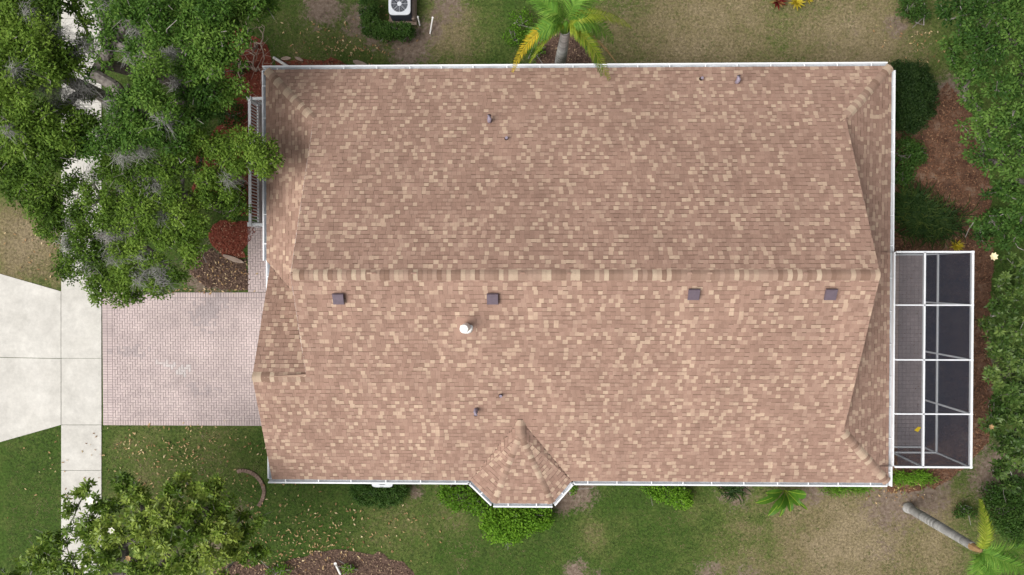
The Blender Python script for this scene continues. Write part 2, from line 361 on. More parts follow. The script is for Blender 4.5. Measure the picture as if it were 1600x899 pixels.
# planting beds: a ragged sheet of earth plus loose chips
def bed(name, pts, sheet_m, chip_m, dens=260, size=(.05, .13), z=.006, lift=.035):
    poly = rag(poly_px(pts), .10); root = tag(empty(name, (*np.mean(poly, 0), 0)), kind='structure')
    b = MB(); b.face([(q[0], q[1], z) for q in poly], .35); b.build('earth', sheet_m, root)
    P0 = np.array(poly); lo, hi = P0.min(0), P0.max(0); n = int((hi - lo).prod() * dens)
    P = rng.uniform(lo, hi, (n, 2)); P = P[inside(P, poly)]
    tag(link('loose_chips', flakes(P, size, z, lift), root, chip_m), kind='stuff'); HARD.append(poly)
def flakes(P, size, z=.006, lift=.03, wid=.35):
    n = len(P); L_ = rng.uniform(*size, n); a = rng.uniform(0, 6.28, n); til = rng.normal(0, .3, n)
    T = np.stack([np.cos(a) * np.cos(til), np.sin(a) * np.cos(til), np.sin(til)], 1)
    Nn = unit(np.stack([rng.normal(0, .35, n), rng.normal(0, .35, n), np.ones(n)], 1)); B = unit(np.cross(Nn, T))
    C = np.concatenate([P, (z + .012 + rng.uniform(0, lift, n))[:, None]], 1)
    W = (L_ * wid)[:, None]; Lc = L_[:, None]
    V = np.stack([C - T * Lc / 2, C + B * W / 2, C + T * Lc / 2, C - B * W / 2], 1)
    V[:, :, 2] = np.maximum(V[:, :, 2], z + .003)
    return quads_mesh('flakes', V, rng.uniform(0, 1, n))
bed('red_mulch_bed', [(332, 352), (345, 343), (372, 345), (390, 343), (402, 352), (402, 362), (392, 375), (384, 390), (385, 402), (370, 405), (352, 400), (332, 386), (326, 368)], M['redmulch'], M['redmulch'], 500)
bed('brown_mulch_bed', [(292, 408), (312, 395), (332, 390), (352, 402), (372, 408), (386, 405), (388, 450), (360, 455), (325, 448), (300, 430)], M['mulch'], M['mulch'], 420)
bed('front_mulch_bed', [(330, 60), (375, 45), (415, 70), (425, 108), (440, 170), (440, 345), (395, 340), (345, 330), (300, 300), (310, 230), (350, 190), (350, 110)], M['redmulch'], M['redmulch'], 260, z=.0105)
bed('rear_litter_bed', [(1385, 195), (1440, 175), (1480, 130), (1520, 180), (1545, 260), (1552, 400), (1545, 500), (1550, 640), (1542, 690), (1500, 740), (1450, 765), (1385, 770), (1385, 420)], M['soil'], M['litter'], 280, (.05, .14), z=.008)
bed('island_mulch_bed', [(330, 885), (370, 872), (430, 885), (470, 868), (530, 858), (590, 866), (640, 885), (665, 920), (330, 920)], M['mulch'], M['mulch'], 380)
bed('north_mulch_bed', [(430, 98), (470, 92), (520, 94), (560, 104), (560, 125), (430, 125)], M['redmulch'], M['litter'], 380)
bed('palm_mulch_bed', [(838, 70), (862, 50), (905, 52), (925, 80), (925, 118), (838, 118)], M['mulch'], M['mulch'], 420)

# ------------------------------------------------------------------ the house
XW, XE, YN, YS, ZE, PT = -9.11, 12.55, 7.25, -7.12, 2.70, .457
YR = (YN + YS) / 2; ZR = ZE + PT * (YN - YS) / 2; TE, TW = 1.93, 1.92
XGW, XGE = XW + TW, XE - TE
YG = -3.28; XF = -8.98; YGN = YG + (YG - YS); ZG = ZE + PT * (YG - YS)
def at_slope(u, v):
    z = 3.5
    for _ in range(20): q = at(u, v, z); z = ZE + PT * (q[1] - YS)
    return at(u, v, z)
house = empty('house', (1.6, .07, 0), 'single storey house with brown shingle roof, white gutters and a front garage gable', 'house')
b = MB(); b.box((0, 0, 0), (.01, .01, .01))
WI = .55
wallp = [(XF + WI, YS + WI), (XE - WI, YS + WI), (XE - WI, YN - WI), (XW + WI + 1.2, YN - WI), (XW + WI + 1.2, .3), (XF + WI, .3)]
b = MB(); b.prism(wallp, 0, ZE - .10); b.build('wall', M['wall'], house)
b = MB()
def bay_pts(): return [at(735, 748, ZE), at(772, 786, ZE), at(862, 786, ZE), at(893, 750, ZE)]
BA, BB, BC, BD = bay_pts(); BA[1] = BD[1] = YS; BB[1] = BC[1] = (BB[1] + BC[1]) / 2
R0 = at_slope(813, 655); R1 = at(813, 679, R0[2] - .01); R1[0] = R0[0]
bw = MB(); bw.prism([(BA[0] + .35, YS + WI), (BB[0] + .2, BB[1] + WI), (BC[0] - .2, BC[1] + WI), (BD[0] - .35, YS + WI)], 0, ZE - .1); bw.build('bay_wall', M['wall'], house)
# eave boards under the roof edge
sf_ = MB(); sf_.prism([(XF + .05, YS + .03), (BA[0], YS + .03), (BB[0], BB[1] + .03), (BC[0], BC[1] + .03), (BD[0], YS + .03), (XE - .03, YS + .03), (XE - .03, YN - .03), (XW + .03, YN - .03), (XW + .03, YGN), (XF + .05, YGN)], ZE - .16, ZE - .045)
sf_.build('soffit', M['soffit'], house)
gd = MB(); gd.box((XF + WI - .02, YG, 1.07), (.05, 4.9, 2.14)); gdo = gd.build('garage_door', M['white'], house)
for k in range(4):
    q = MB(); q.box((XF + WI - .055, YG, .27 + k * .53), (.02, 4.8, .5)); q.build('panel', M['white'], gdo)
q = MB(); q.box((XW + WI + 1.18, 1.7, 1.05), (.05, 1.0, 2.1)); q.build('front_door', M['deck'], house)
for (wx, wy, ax) in ((-5, YS + WI, 0), (5.5, YS + WI, 0), (9.5, YS + WI, 0), (-4, YN - WI, 0), (2.5, YN - WI, 0), (8, YN - WI, 0), (XW + WI + 1.2, 4.8, 1), (XE - WI, -3, 1), (XE - WI, 4.5, 1)):
    q = MB(); q.box((wx, wy, 1.45), (.08, 1.4, 1.25) if ax else (1.4, .08, 1.25)); fo = q.build('window', M['white'], house)
    q = MB(); q.box((wx, wy, 1.45), (.10, 1.24, 1.1) if ax else (1.24, .10, 1.1)); q.build('pane', M['glass'], fo)

roof = MB()
def n3(a): return np.array(a, float)
dk = [[(XW, YN, ZE), (XGW, YN - TW, ZE + PT * TW), (XGW, YR, ZR), (XGE, YR, ZR), (XGE, YN - TE, ZE + PT * TE), (XE, YN, ZE)],
      [(XF, YS, ZE), (XE, YS, ZE), (XGE, YS + TE, ZE + PT * TE), (XGE, YR, ZR), (XGW, YR, ZR), (XGW, YG, ZG), (XF, YG, ZG)],
      [(XE, YS, ZE), (XE, YN, ZE), (XE - 2.4, YN - 2.4, ZE + PT * 2.4), (XE - 2.4, YS + 2.4, ZE + PT * 2.4)],
      [(XW, YN, ZE), (XW, YGN, ZE), (XW + 2.5, YGN - 2.5, ZE + PT * 2.5), (XW + 2.5, YN - 2.5, ZE + PT * 2.5)],
      [(XF, YG, ZG), (XGW + .4, YG, ZG), (XGW + .4, YGN - (XGW + .4 - XW), ZE + PT * (XGW + .4 - XW)), (XW + .22, YGN - .22, ZE + PT * .22), (XF, YGN - .22, ZE + PT * .22)],
      [BA, BB, R1], [BB, BC, R1], [BC, BD, R1], [BA, R1, R0], [BD, R0, R1]]
for f in dk: roof.face([(p_[0], p_[1], p_[2] - .012) for p_ in f])
ro = roof.build('roof', M['deck'], house)
for xg in (XGW + .38, XGE - .38):
    gw = MB(); t_ = TW + .3; gw.face([(xg, YN - t_, ZE + PT * t_ - .05), (xg, YS + t_, ZE + PT * t_ - .05), (xg, YR, ZR - .06)]); gw.build('gable_wall', M['wall'], house)
gw = MB(); gw.face([(XF + .35, YS + .6, ZE), (XF + .35, YGN - .6, ZE), (XF + .35, YG, ZG - .06)]); gw.build('garage_gable_wall', M['wall'], house)
for a_, b_ in (((XGE, YR, ZR), (XGE, YN - TE, ZE + PT * TE)), ((XGE, YR, ZR), (XGE, YS + TE, ZE + PT * TE)), ((XGW, YR, ZR), (XGW, YN - TW, ZE + PT * TW)), ((XGW, YR, ZR), (XGW, YG + .2, ZG + PT * .2)),
               ((XF, YG, ZG), (XF, YS, ZE)), ((XF, YG, ZG), (XF, YGN - .25, ZE + PT * .25))):
    a_, b_ = n3(a_), n3(b_); dz = n3((0, 0, -.11)); rk = MB(); rk.bar(a_ + dz, b_ + dz, .03, .15); rk.build('rake_board', M['white'], house)

EXPO = .145; singles = []
def shingles(mb, O, ex, up, tmax, ival, pitch=PT, pick=False):
    O, ex, up = n3(O), n3((*ex, 0)), n3((*up, 0)); co = 1 / math.sqrt(1 + pitch * pitch); dt = EXPO * co
    nrm = unit(np.cross(ex, up + n3((0, 0, pitch))))
    if nrm[2] < 0: nrm = -nrm
    sl_ = up + n3((0, 0, pitch)); k = 0
    while k * dt < tmax - .02:
        tl, th = k * dt - (.012 if k == 0 else 0), min(tmax, (k + 1) * dt + .01); k += 1
        il, ih = ival(max(tl, 0)), ival(th)
        if len(il) != len(ih): ih = il if len(il) > len(ih) else ih[:len(il)]
        for (l0, l1), (h0, h1) in zip(il, ih):
            lo, hi = min(l0, h0), max(l1, h1); s = math.floor(lo / .152) * .152 - .152 + (k * .061) % .152; lt = 0
            while s < hi:
                w_ = random.choice((.137, .152, .152, .152, .167)); e = s + w_
                a, bb, c, d = max(s, l0), min(e, l1), min(e, h1), max(s, h0)
                ok = (bb > a + .005) or (c > d + .005)
                full = s >= max(l0, h0) and e <= min(l1, h1)
                tooth = .007 if random.random() < .45 else .0
                tb, tt = .013 + tooth + random.uniform(0, .003), .004 + tooth
                if ok:
                    bb, c = max(bb, a), max(c, d)
                    base = lambda S, T, h: tuple(O + ex * S + sl_ * T + nrm * h)
                    if pick and full: singles.append((base(s, tl, 0), ex, unit(sl_), nrm, w_, tb, th - tl, len(mb.v)))
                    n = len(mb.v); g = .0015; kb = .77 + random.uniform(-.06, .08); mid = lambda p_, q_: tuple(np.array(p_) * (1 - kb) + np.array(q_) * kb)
                    mb.v += [base(a + g, tl, tb), base(max(bb - g, a), tl, tb), base(max(c - g, d), th, tt), base(d + g, th, tt), base(a + g, tl, -.005), base(max(bb - g, a), tl, -.005), base(max(c - g, d), th, -.005), base(d + g, th, -.005)]
                    mb.v += [mid(mb.v[n], mb.v[n + 3]), mid(mb.v[n + 1], mb.v[n + 2])]
                    ti = .08 + .92 * random.random(); ti = ti if lt < .85 or random.random() < .45 else .1 + .6 * random.random(); lt = ti; tk = .06 * random.random() if random.random() < .62 else ti  # printed dark band on most tabs; its tint also paints in course shadow lines
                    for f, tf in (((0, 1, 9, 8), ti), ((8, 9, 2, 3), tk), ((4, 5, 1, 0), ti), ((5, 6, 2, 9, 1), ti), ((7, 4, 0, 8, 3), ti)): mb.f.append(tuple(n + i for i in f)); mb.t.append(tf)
                s = e
def lerp(a, b, k): return a + (b - a) * k
sh = MB(); W2 = (YN - YS) / 2
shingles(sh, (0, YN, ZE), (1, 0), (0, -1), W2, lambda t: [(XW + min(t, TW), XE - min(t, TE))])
tb_ = R0[1] - YS
def ival_s(t):
    l = XF if t < YG - YS else XGW; r = XE - min(t, TE)
    if t < tb_: return [(l, lerp(BA[0], R0[0], t / tb_)), (lerp(BD[0], R0[0], t / tb_), r)]
    return [(l, r)]
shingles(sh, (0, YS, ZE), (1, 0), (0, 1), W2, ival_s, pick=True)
# the 300 nearest the ridge on the street slope are single pieces
cand = [s for s in singles if s[0][2] > 4.6]; random.shuffle(cand); cand = cand[:290]
drop = set()
for s in cand: drop.update(range(s[7], s[7] + 10))
keep = [i for i, f in enumerate(sh.f) if f[0] not in drop and f[1] not in drop]
sh.f = [sh.f[i] for i in keep]; sh.t = [sh.t[i] for i in keep]
shm = {}
for P0, ex, s3, nr, w_, tb, dt, _ in cand:
    if w_ not in shm:
        q = MB(); ln = EXPO + .011; q.v = [(.0015, 0, .016), (w_ - .0015, 0, .016), (w_ - .0015, ln, .005), (.0015, ln, .005), (.0015, 0, -.005), (w_ - .0015, 0, -.005), (w_ - .0015, ln, -.005), (.0015, ln, -.005)]
        q.f = [(0, 1, 2, 3), (4, 5, 1, 0), (5, 6, 2, 1), (6, 7, 3, 2), (7, 4, 0, 3)]; q.t = [.5] * 5; shm[w_] = q.mesh('shingle'); shm[w_].materials.append(M['shingle_piece'])
    o = bpy.data.objects.new('shingle', shm[w_]); COL.objects.link(o); o.parent = ro
    mtx = Matrix(((ex[0], s3[0], nr[0]), (ex[1], s3[1], nr[1]), (ex[2], s3[2], nr[2])))
    o.rotation_euler = mtx.to_euler(); o.location = Vector(P0) - house.location - ro.location
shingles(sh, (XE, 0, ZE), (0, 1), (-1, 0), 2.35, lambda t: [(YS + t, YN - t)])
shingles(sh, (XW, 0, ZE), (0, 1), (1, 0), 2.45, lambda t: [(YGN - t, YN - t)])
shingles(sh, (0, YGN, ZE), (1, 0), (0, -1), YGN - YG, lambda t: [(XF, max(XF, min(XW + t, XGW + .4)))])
def tri_shingles(A, B, T):          # facet with level eave A-B and top T
    A, B, T = n3(A), n3(B), n3(T); e = B - A; ln = np.linalg.norm(e[:2]); ex = e[:2] / ln; up = n3((-ex[1], ex[0])); r = T - A
    tm = r[:2] @ up
    if tm < 0: up = -up; tm = -tm
    sT = r[:2] @ ex; shingles(sh, A, ex, up, tm, lambda t: [(lerp(0, sT, t / tm), lerp(ln, sT, t / tm))], pitch=r[2] / tm)
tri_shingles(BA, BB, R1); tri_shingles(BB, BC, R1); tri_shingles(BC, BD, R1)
for P_, sg in ((BA, 1), (BD, -1)):  # small side facets between valley and hip
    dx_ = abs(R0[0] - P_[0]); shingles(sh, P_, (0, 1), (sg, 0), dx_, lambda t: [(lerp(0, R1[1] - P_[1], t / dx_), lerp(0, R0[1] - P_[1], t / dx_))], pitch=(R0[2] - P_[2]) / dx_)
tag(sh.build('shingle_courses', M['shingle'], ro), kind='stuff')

def cap_mesh(wd, drop_, ln=.20, th=.017):
    q = MB(); prof = [(-wd / 2, -drop_), (-wd * .27, -drop_ * .42), (-wd * .08, -.004), (wd * .08, -.004), (wd * .27, -drop_ * .42), (wd / 2, -drop_)]
    for y, up_ in ((0, th + .010), (ln, .012)):
        for x, z in prof: q.v.append((x, y, z + up_ * (1 if abs(x) < wd * .4 else .55)))
    for x, z in prof: q.v.append((x, 0, z - .004))
    for i in range(5):
        q.f += [(i, i + 1, i + 7, i + 6), (12 + i, 13 + i, i + 1, i)]
    q.t = [.5] * len(q.f); me_ = q.mesh('ridge_cap'); me_.materials.append(M['cap']); return me_
capR = cap_mesh(.34, .34 / 2 * PT); capH = cap_mesh(.32, .32 / 2 * PT * .68)
def caps(name, me_, P, Q):          # laid from P (low or far end) towards Q, each lapping the last
    P, Q = n3(P), n3(Q); d = Q - P; ln = np.linalg.norm(d); d = d / ln; n = int(ln / EXPO)
    sd = unit(np.cross(d, n3((0, 0, 1)))); nr = np.cross(sd, d)
    mtx = Matrix(((sd[0], d[0], nr[0]), (sd[1], d[1], nr[1]), (sd[2], d[2], nr[2]))).to_euler()
    for i in range(n):
        o = bpy.data.objects.new(name, me_); COL.objects.link(o); o.parent = ro; o.rotation_euler = mtx
        o.location = Vector(P + d * (i * EXPO) + nr * .006) - house.location - ro.location
caps('ridge_cap', capR, (XGE, YR, ZR), (XGW, YR, ZR))
caps('ridge_cap', capR, (XF, YG, ZG), (XGW + .12, YG, ZG))
caps('ridge_cap', capR, R1, R0)
for c, sx, sy, t_ in ((XE, -1, -1, TE), (XE, -1, 1, TE), (XW, 1, -1, TW)):
    y_ = YN if sy < 0 else YS
    caps('hip_cap', capH, (c, y_, ZE), (c + sx * t_, y_ + sy * t_, ZE + PT * t_))
caps('hip_cap', capH, BB, R1); caps('hip_cap', capH, BC, R1)

# gutters: trough with rolled front lip; hangers across it
def gutter(P, Q, outw, ends=True):
    P, Q, o_ = n3((*P, ZE - .045)), n3((*Q, ZE - .045)), n3((*outw, 0)); g = MB(); gi = MB(); gw_ = .17
    prof = [(0.012, .0), (.012, -.11), (.10, -.11), (.115, -.05), (gw_ - .048, .0), (gw_ - .048, .022), (gw_, .022), (gw_, -.03), (.125, -.125), (.0, -.125), (.0, .0)]
    n = len(g.v)
    for E_ in (P, Q):
        for a, z in prof: g.v.append(tuple(E_ + o_ * a + n3((0, 0, z))))
    m_ = len(prof)
    for i in range(m_): j = (i + 1) % m_; g.f.append((i, j, m_ + j, m_ + i)); g.t.append(.5)
    g.f += [tuple(range(m_ - 1, -1, -1)), tuple(range(m_, 2 * m_))]; g.t += [.5, .5]
    go = g.build('gutter', M['white'], house)
    for E0, E1 in ((P, Q),):
        gi.face([E0 + o_ * .014 + n3((0, 0, -.085)), E1 + o_ * .014 + n3((0, 0, -.085)), E1 + o_ * .105 + n3((0, 0, -.085)), E0 + o_ * .105 + n3((0, 0, -.085))])
    gi.build('gutter_bed', M['gutter_in'], go)
    ln = np.linalg.norm(Q - P); k = max(1, int(round(ln / 1.15)))
    for i in range(k):
        c = lerp(P, Q, (i + .5 + random.uniform(-.06, .06)) / k); h = MB(); h.bar(c + n3((0, 0, .014)) - o_ * .03, c + n3((0, 0, .014)) + o_ * (gw_ - .04), .035, .012); h.build('hanger', M['white'], go)
G_ = .02
gutter((XW - .16, YN), (XE - .10, YN), (0, 1)); gutter((XE, YN - .12), (XE, YS - .16), (1, 0))
gutter((XW, YGN + .02), (XW, YN), (-1, 0)); gutter((XF - .02, YGN + .05), (XF - .02, YGN - 1.25), (-1, 0)); gutter((XF, YS + 1.35), (XF, YS), (-1, 0))
gutter((XF - .155, YS), (BA[0], YS), (0, -1)); gutter((BD[0], YS), (XE, YS), (0, -1))
dv = unit(n3((BB[1] - BA[1], -(BB[0] - BA[0])))); gutter(BA[:2], BB[:2], dv if dv[1] < 0 else -dv)
gutter((BB[0] - .03, BB[1]), (BC[0] + .03, BC[1]), (0, -1))
dv = unit(n3((BD[1] - BC[1], -(BD[0] - BC[0])))); gutter(BC[:2], BD[:2], dv if dv[1] < 0 else -dv)

# roof vents and pipes
def slope_frame(P):                 # rotation of an upright box laid on the slope at P
    s = -1 if P[1] > YR else 1
    return s
def box_vent(u, v):
    P = at_slope(u, v); r = empty_part('box_vent', P)
    a = math.atan(PT); q = MB()
    h = .16; wv, lv = .36, .37
    pts = lambda x, y, z: (P[0] + x, P[1] + y * math.cos(a) - z * math.sin(a), P[2] + y * math.sin(a) + z * math.cos(a))
    fl = [pts(x, y, .02) for x, y in ((-.27, -.27), (.27, -.27), (.27, .27), (-.27, .27))]
    lo = [pts(x, y, .025) for x, y in ((-wv / 2 + .03, -lv / 2 + .03), (wv / 2 - .03, -lv / 2 + .03), (wv / 2 - .03, lv / 2 - .03), (-wv / 2 + .03, lv / 2 - .03))]
    e1 = [pts(x, y, h - .05) for x, y in ((-wv / 2, -lv / 2), (wv / 2, -lv / 2), (wv / 2, lv / 2), (-wv / 2, lv / 2))]
    e2 = [pts(x, y, z) for x, y, z in ((-wv / 2 + .015, -lv / 2 + .015, h - .01), (wv / 2 - .015, -lv / 2 + .015, h - .01), (wv / 2 - .015, lv / 2 - .015, h), (-wv / 2 + .015, lv / 2 - .015, h))]
    for A_, B_ in ((lo, e1), (e1, e2)):
        for i in range(4): j = (i + 1) % 4; q.face([A_[i], A_[j], B_[j], B_[i]])
    q.face(e2); vo = q.build('box_vent', M['vent'], house)
def empty_part(n, P): return None
for u, v in ((530, 465), (770, 465), (1083, 458), (1296, 458)): box_vent(u, v)
def on_roof(u, v):                  # point on the north or south main slope
    q = at_slope(u, v)
    if q[1] <= YR: return q
    z = 3.5
    for _ in range(20): q = at(u, v, z); z = ZE + PT * (YN - q[1])
    return at(u, v, z)
def pipe(u, v, r, h, m_, name, cap=None):
    P = on_roof(u, v); q = MB(); q.tube([P + n3((0, 0, -.05)), P + n3((0, 0, .05)), P + n3((0, 0, .06)), P + n3((0, 0, h - .02)), P + n3((0, 0, h))], [r * 1.7, r * 1.45, r, r, r * .85], 14)
    o = q.build(name, m_, house, smooth=False)
    q = MB(); n = P + n3((0, 0, 0)); s = PT if P[1] < YR else -PT
    q.face([P + n3((a, b_, .028 + s * b_)) for a, b_ in ((-r * 2.2, -r * 2.4), (r * 2.2, -r * 2.4), (r * 2.2, r * 2.4), (-r * 2.2, r * 2.4))]); q.build('flashing', M['shingle'], o)
    if cap:
        q = MB(); q.tube([P + n3((0, 0, h - .03)), P + n3((0, 0, h + .05)), P + n3((0, 0, h + .075))], [r * 1.35, r * 1.35, r * .9], 18); q.build('cap', m_, o)
    return o
pipe(729, 511, .135, .92, M['pvc'], 'white_vent_pipe')
# gas flue style hoods: short lead sleeves, and broken rubber boots beside them
def sleeve(u, v):
    P = on_roof(u, v); s = 1 if P[1] < YR else -1; q = MB()
    q.tube([P + n3((0, 0, -.03)), P + n3((0, 0, .14)), P + n3((0, -.05 * s, .22)), P + n3((0, -.16 * s, .24))], [.075, .07, .075, .07], 12); o = q.build('vent_hood', M['lead'], house, smooth=True)
    q = MB(); q.tube([P + n3((0, -.155 * s, .24)), P + n3((0, -.17 * s, .238))], [.055, .055], 12); q.build('mouth', M['dark'], o)
for u, v in ((765, 190), (1151, 129), (744, 640)): sleeve(u, v)
for u, v in ((791, 217), (1095, 124), (782, 618)):
    P = on_roof(u, v); q = MB(); q.tube([P + n3((0, 0, -.02)), P + n3((0, 0, .07)), P + n3((.01, 0, .16))], [.075, .05, .042], 10); o = q.build('pipe_boot', M['dark'], house)
    q = MB(); q.tube([P + n3((.01, 0, .15)), P + n3((.012, 0, .17))], [.05, .05], 10); q.build('collar', M['lead'], o)

# porch slab and railing
ps = MB(); RX = at(390, 250, 1.15)[0]; RY1, RY0 = at(390, 154, 1.15)[1], at(390, 351, 1.15)[1]
ps.prism([(RX - .08, RY0 - .05), (-7.0, RY0 - .05), (-7.0, RY1 + .1), (RX - .08, RY1 + .1)], -.02, .2); ps.build('porch_slab', M['lanai'], house)
HARD.append([(RX - .1, RY0), (-7, RY0), (-7, RY1), (RX - .1, RY1)])
rl = empty('porch_railing', (RX, (RY0 + RY1) / 2, .2), 'white balustrade railing along the front porch beside the eave', 'railing')
runs = [((RX, RY0), (RX, RY1)), ((RX, RY1), (XW + .3, RY1)), ((RX, RY0), (XW + .3, RY0))]
for a_, b_ in runs:
    a_, b_ = n3(a_), n3(b_)
    q = MB(); q.bar((*a_, 1.12), (*b_, 1.12), .10, .05); q.build('top_rail', M['white'], rl)
    q = MB(); q.bar((*a_, .32), (*b_, .32), .06, .05); q.build('bottom_rail', M['white'], rl)
    ln = np.linalg.norm(b_ - a_); n = int(ln / .115)
    for i in range(1, n):
        c = lerp(a_, b_, i / n); q = MB(); q.box((*c, .72), (.035, .035, .76)); q.build('baluster', M['white'], rl)
for c in ((RX, RY0), (RX, RY1), (RX, (RY0 + RY1) / 2)):
    q = MB(); q.box((*c, .68), (.11, .11, .98)); q.box((*c, 1.19), (.15, .15, .05)); q.build('post', M['white'], rl)

# screen enclosure behind the house
CX, CM, CY0, CY1, CH = 15.22, at(1443, 560, 2.95)[0], -6.51, .86, 2.95
ec = empty('screen_enclosure', (14, -2.8, 0), 'white framed pool cage with dark insect screen on the back of the house', 'screen enclosure')
hx = XE - .1
fl = MB(); fl.prism([(XE - WI, CY0), (CX, CY0), (CX, CY1), (XE - WI, CY1)], -.03, .05); fl.build('patio_slab', M['lanai_joint'], ec)
pv_ = MB()
for i in range(int((CX - XE + WI) / .15)):
    for j in range(int((CY1 - CY0) / .15)): paver(pv_, XE - WI + i * .15, XE - WI + i * .15 + .15, CY0 + j * .15, CY0 + j * .15 + .15, .006, .065)
tag(pv_.build('patio_paver', M['lanai'], ec), kind='stuff')
HARD.append([(XE - 1, CY0), (CX, CY0), (CX, CY1), (XE - 1, CY1)])
by = [CY0, at(1480, 647, CH)[1], at(1480, 562.5, CH)[1], at(1480, 477, CH)[1], CY1]
def beam(n, a_, b_, w_=.07, h_=.10): q = MB(); q.bar(a_, b_, w_, h_); return q.build(n, M['frame'], ec)
for y in by: beam('roof_beam', (hx + .2, y, CH), (CX + .05, y, CH), .045 if y not in (CY0, CY1) else .06)
beam('edge_beam', (CX, CY0 - .04, CH), (CX, CY1 + .04, CH), .065, .12); beam('purlin', (CM, CY0, CH), (CM, CY1, CH), .055); beam('house_beam', (hx + .18, CY0, CH - .1), (hx + .18, CY1, CH - .1), .05)
for y in by: beam('post', (CX, y, .05), (CX, y, CH), .06, .06)
for y in (CY0, CY1):
    beam('post', (CM, y, .05), (CM, y, CH), .06, .06); beam('sill', (XE - .4, y, .09), (CX, y, .09), .06, .06); beam('chair_rail', (XE - .4, y, .95), (CX, y, .95), .06, .06)
beam('sill', (CX, CY0, .09), (CX, CY1, .09), .06, .06); beam('chair_rail', (CX, CY0, .95), (CX, CY1, .95), .07, .06)
def panel(pts): q = MB(); q.face(pts); return q.build('screen_panel', M['screen' if pts[0][2] == pts[2][2] else 'wall_screen'], ec)
for y0, y1 in zip(by[:-1], by[1:]):
    for x0, x1 in ((hx + .28, CM), (CM, CX)): panel([(x0, y0, CH + .02), (x1, y0, CH + .02), (x1, y1, CH + .02), (x0, y1, CH + .02)])
    for z0, z1 in ((.1, .95), (.95, CH)): panel([(CX + .01, y0, z0), (CX + .01, y1, z0), (CX + .01, y1, z1), (CX + .01, y0, z1)])
for y in (CY0, CY1):
    for x0, x1 in ((XE - .4, CM), (CM, CX)):
        for z0, z1 in ((.1, .95), (.95, CH)): panel([(x0, y, z0), (x1, y, z0), (x1, y, z1), (x0, y, z1)])
lf = MB(); c = at(1434, 671, CH + .045); lf.face([c + n3((-.12, -.03, 0)), c + n3((.0, -.1, .01)), c + n3((.12, .07, 0)), c + n3((.0, .09, .02))]); tag(lf.build('fallen_leaf', M['frond_yellow']), 'orange dry leaf lying on the screen roof of the pool cage', 'leaf')

# ------------------------------------------------------------------ vegetation tools
def leaf_mesh(P, Nn, T, Ln, Wd, tint, fold=.18):
    T = unit(T - Nn * (T * Nn).sum(1, keepdims=True)); B = np.cross(Nn, T); Ln = Ln[:, None]; Wd = Wd[:, None]
    V = np.stack([P, P + T * Ln * .45 + B * Wd / 2 + Nn * Wd * fold, P + T * Ln, P + T * Ln * .45 - B * Wd / 2 + Nn * Wd * fold], 1)
    return quads_mesh('leaves', V, np.clip(tint, 0, 1))
def tuft_cloud(C, tone, k, rad, ln, wd, up=.7, flat=.6):
    n = len(C) * k; CC = np.repeat(C, k, 0); tn = np.repeat(tone, k)
    d = unit(rng.normal(0, 1, (n, 3))) * (rng.uniform(0, 1, n) ** .45)[:, None] * rad * np.array([1, 1, flat]); 
    Nn = unit(np.array([0, 0, up]) + d / rad * .5 + rng.normal(0, .45, (n, 3))); T = unit(d + rng.normal(0, .35, (n, 3)) * rad)
    return leaf_mesh(CC + d, Nn, T, rng.uniform(.75, 1.25, n) * ln, rng.uniform(.8, 1.2, n) * wd, tn + rng.normal(0, .17, n))
def rosettes(C, tone, k, ln, wd, tilt=.45):
    m_ = len(C); n = m_ * k; ax = unit(np.array([0, 0, 1.0]) + rng.normal(0, tilt, (m_, 3))); a1 = unit(np.cross(ax, [1, .2, 0])); a2 = np.cross(ax, a1)
    ph = np.tile(np.arange(k) * 2.4, m_) + np.repeat(rng.uniform(0, 6.28, m_), k); elv = np.tile(np.linspace(-.15, .75, k), m_) + rng.normal(0, .15, n)
    A, A1, A2 = np.repeat(ax, k, 0), np.repeat(a1, k, 0), np.repeat(a2, k, 0)
    rd = A1 * np.cos(ph)[:, None] + A2 * np.sin(ph)[:, None]; T = rd * np.cos(elv)[:, None] + A * np.sin(elv)[:, None]; Nn = unit(A * np.cos(elv)[:, None] - rd * np.sin(elv)[:, None] + rng.normal(0, .2, (n, 3)))
    P = np.repeat(C, k, 0) + T * .03 - A * .06 * (1 - elv[:, None])
    return leaf_mesh(P, Nn, T, rng.uniform(.75, 1.2, n) * ln, rng.uniform(.8, 1.2, n) * wd, np.repeat(tone, k) + elv * .18 + rng.normal(0, .13, n), .12)
def sample_clumps(cl, dens, hz=.55):
    """cl: (u, v, ru, rv, z, tone) canopy masses as surveyed -> points through their volume"""
    Ps, Ts, Os = [], [], []
    for u, v, ru, rv, z, tone in cl:
        c = at(u, v, z); s = 1 / pxm(z); rx, ry = ru * s * 1.02, rv * s * 1.02; n = max(4, int(dens * rx * ry))
        d = unit(rng.normal(0, 1, (n, 3))); d[:, 2] = np.where(rng.uniform(0, 1, n) < .75, np.abs(d[:, 2]), d[:, 2]); q = d * (rng.uniform(0, 1, n) ** .4)[:, None]
        Ps.append(c + q * np.array([rx, ry, hz * min(rx, ry) + .1])); Ts.append(tone + rng.normal(0, .15) + rng.normal(0, .12, n))
    return np.concatenate(Ps), np.concatenate(Ts)
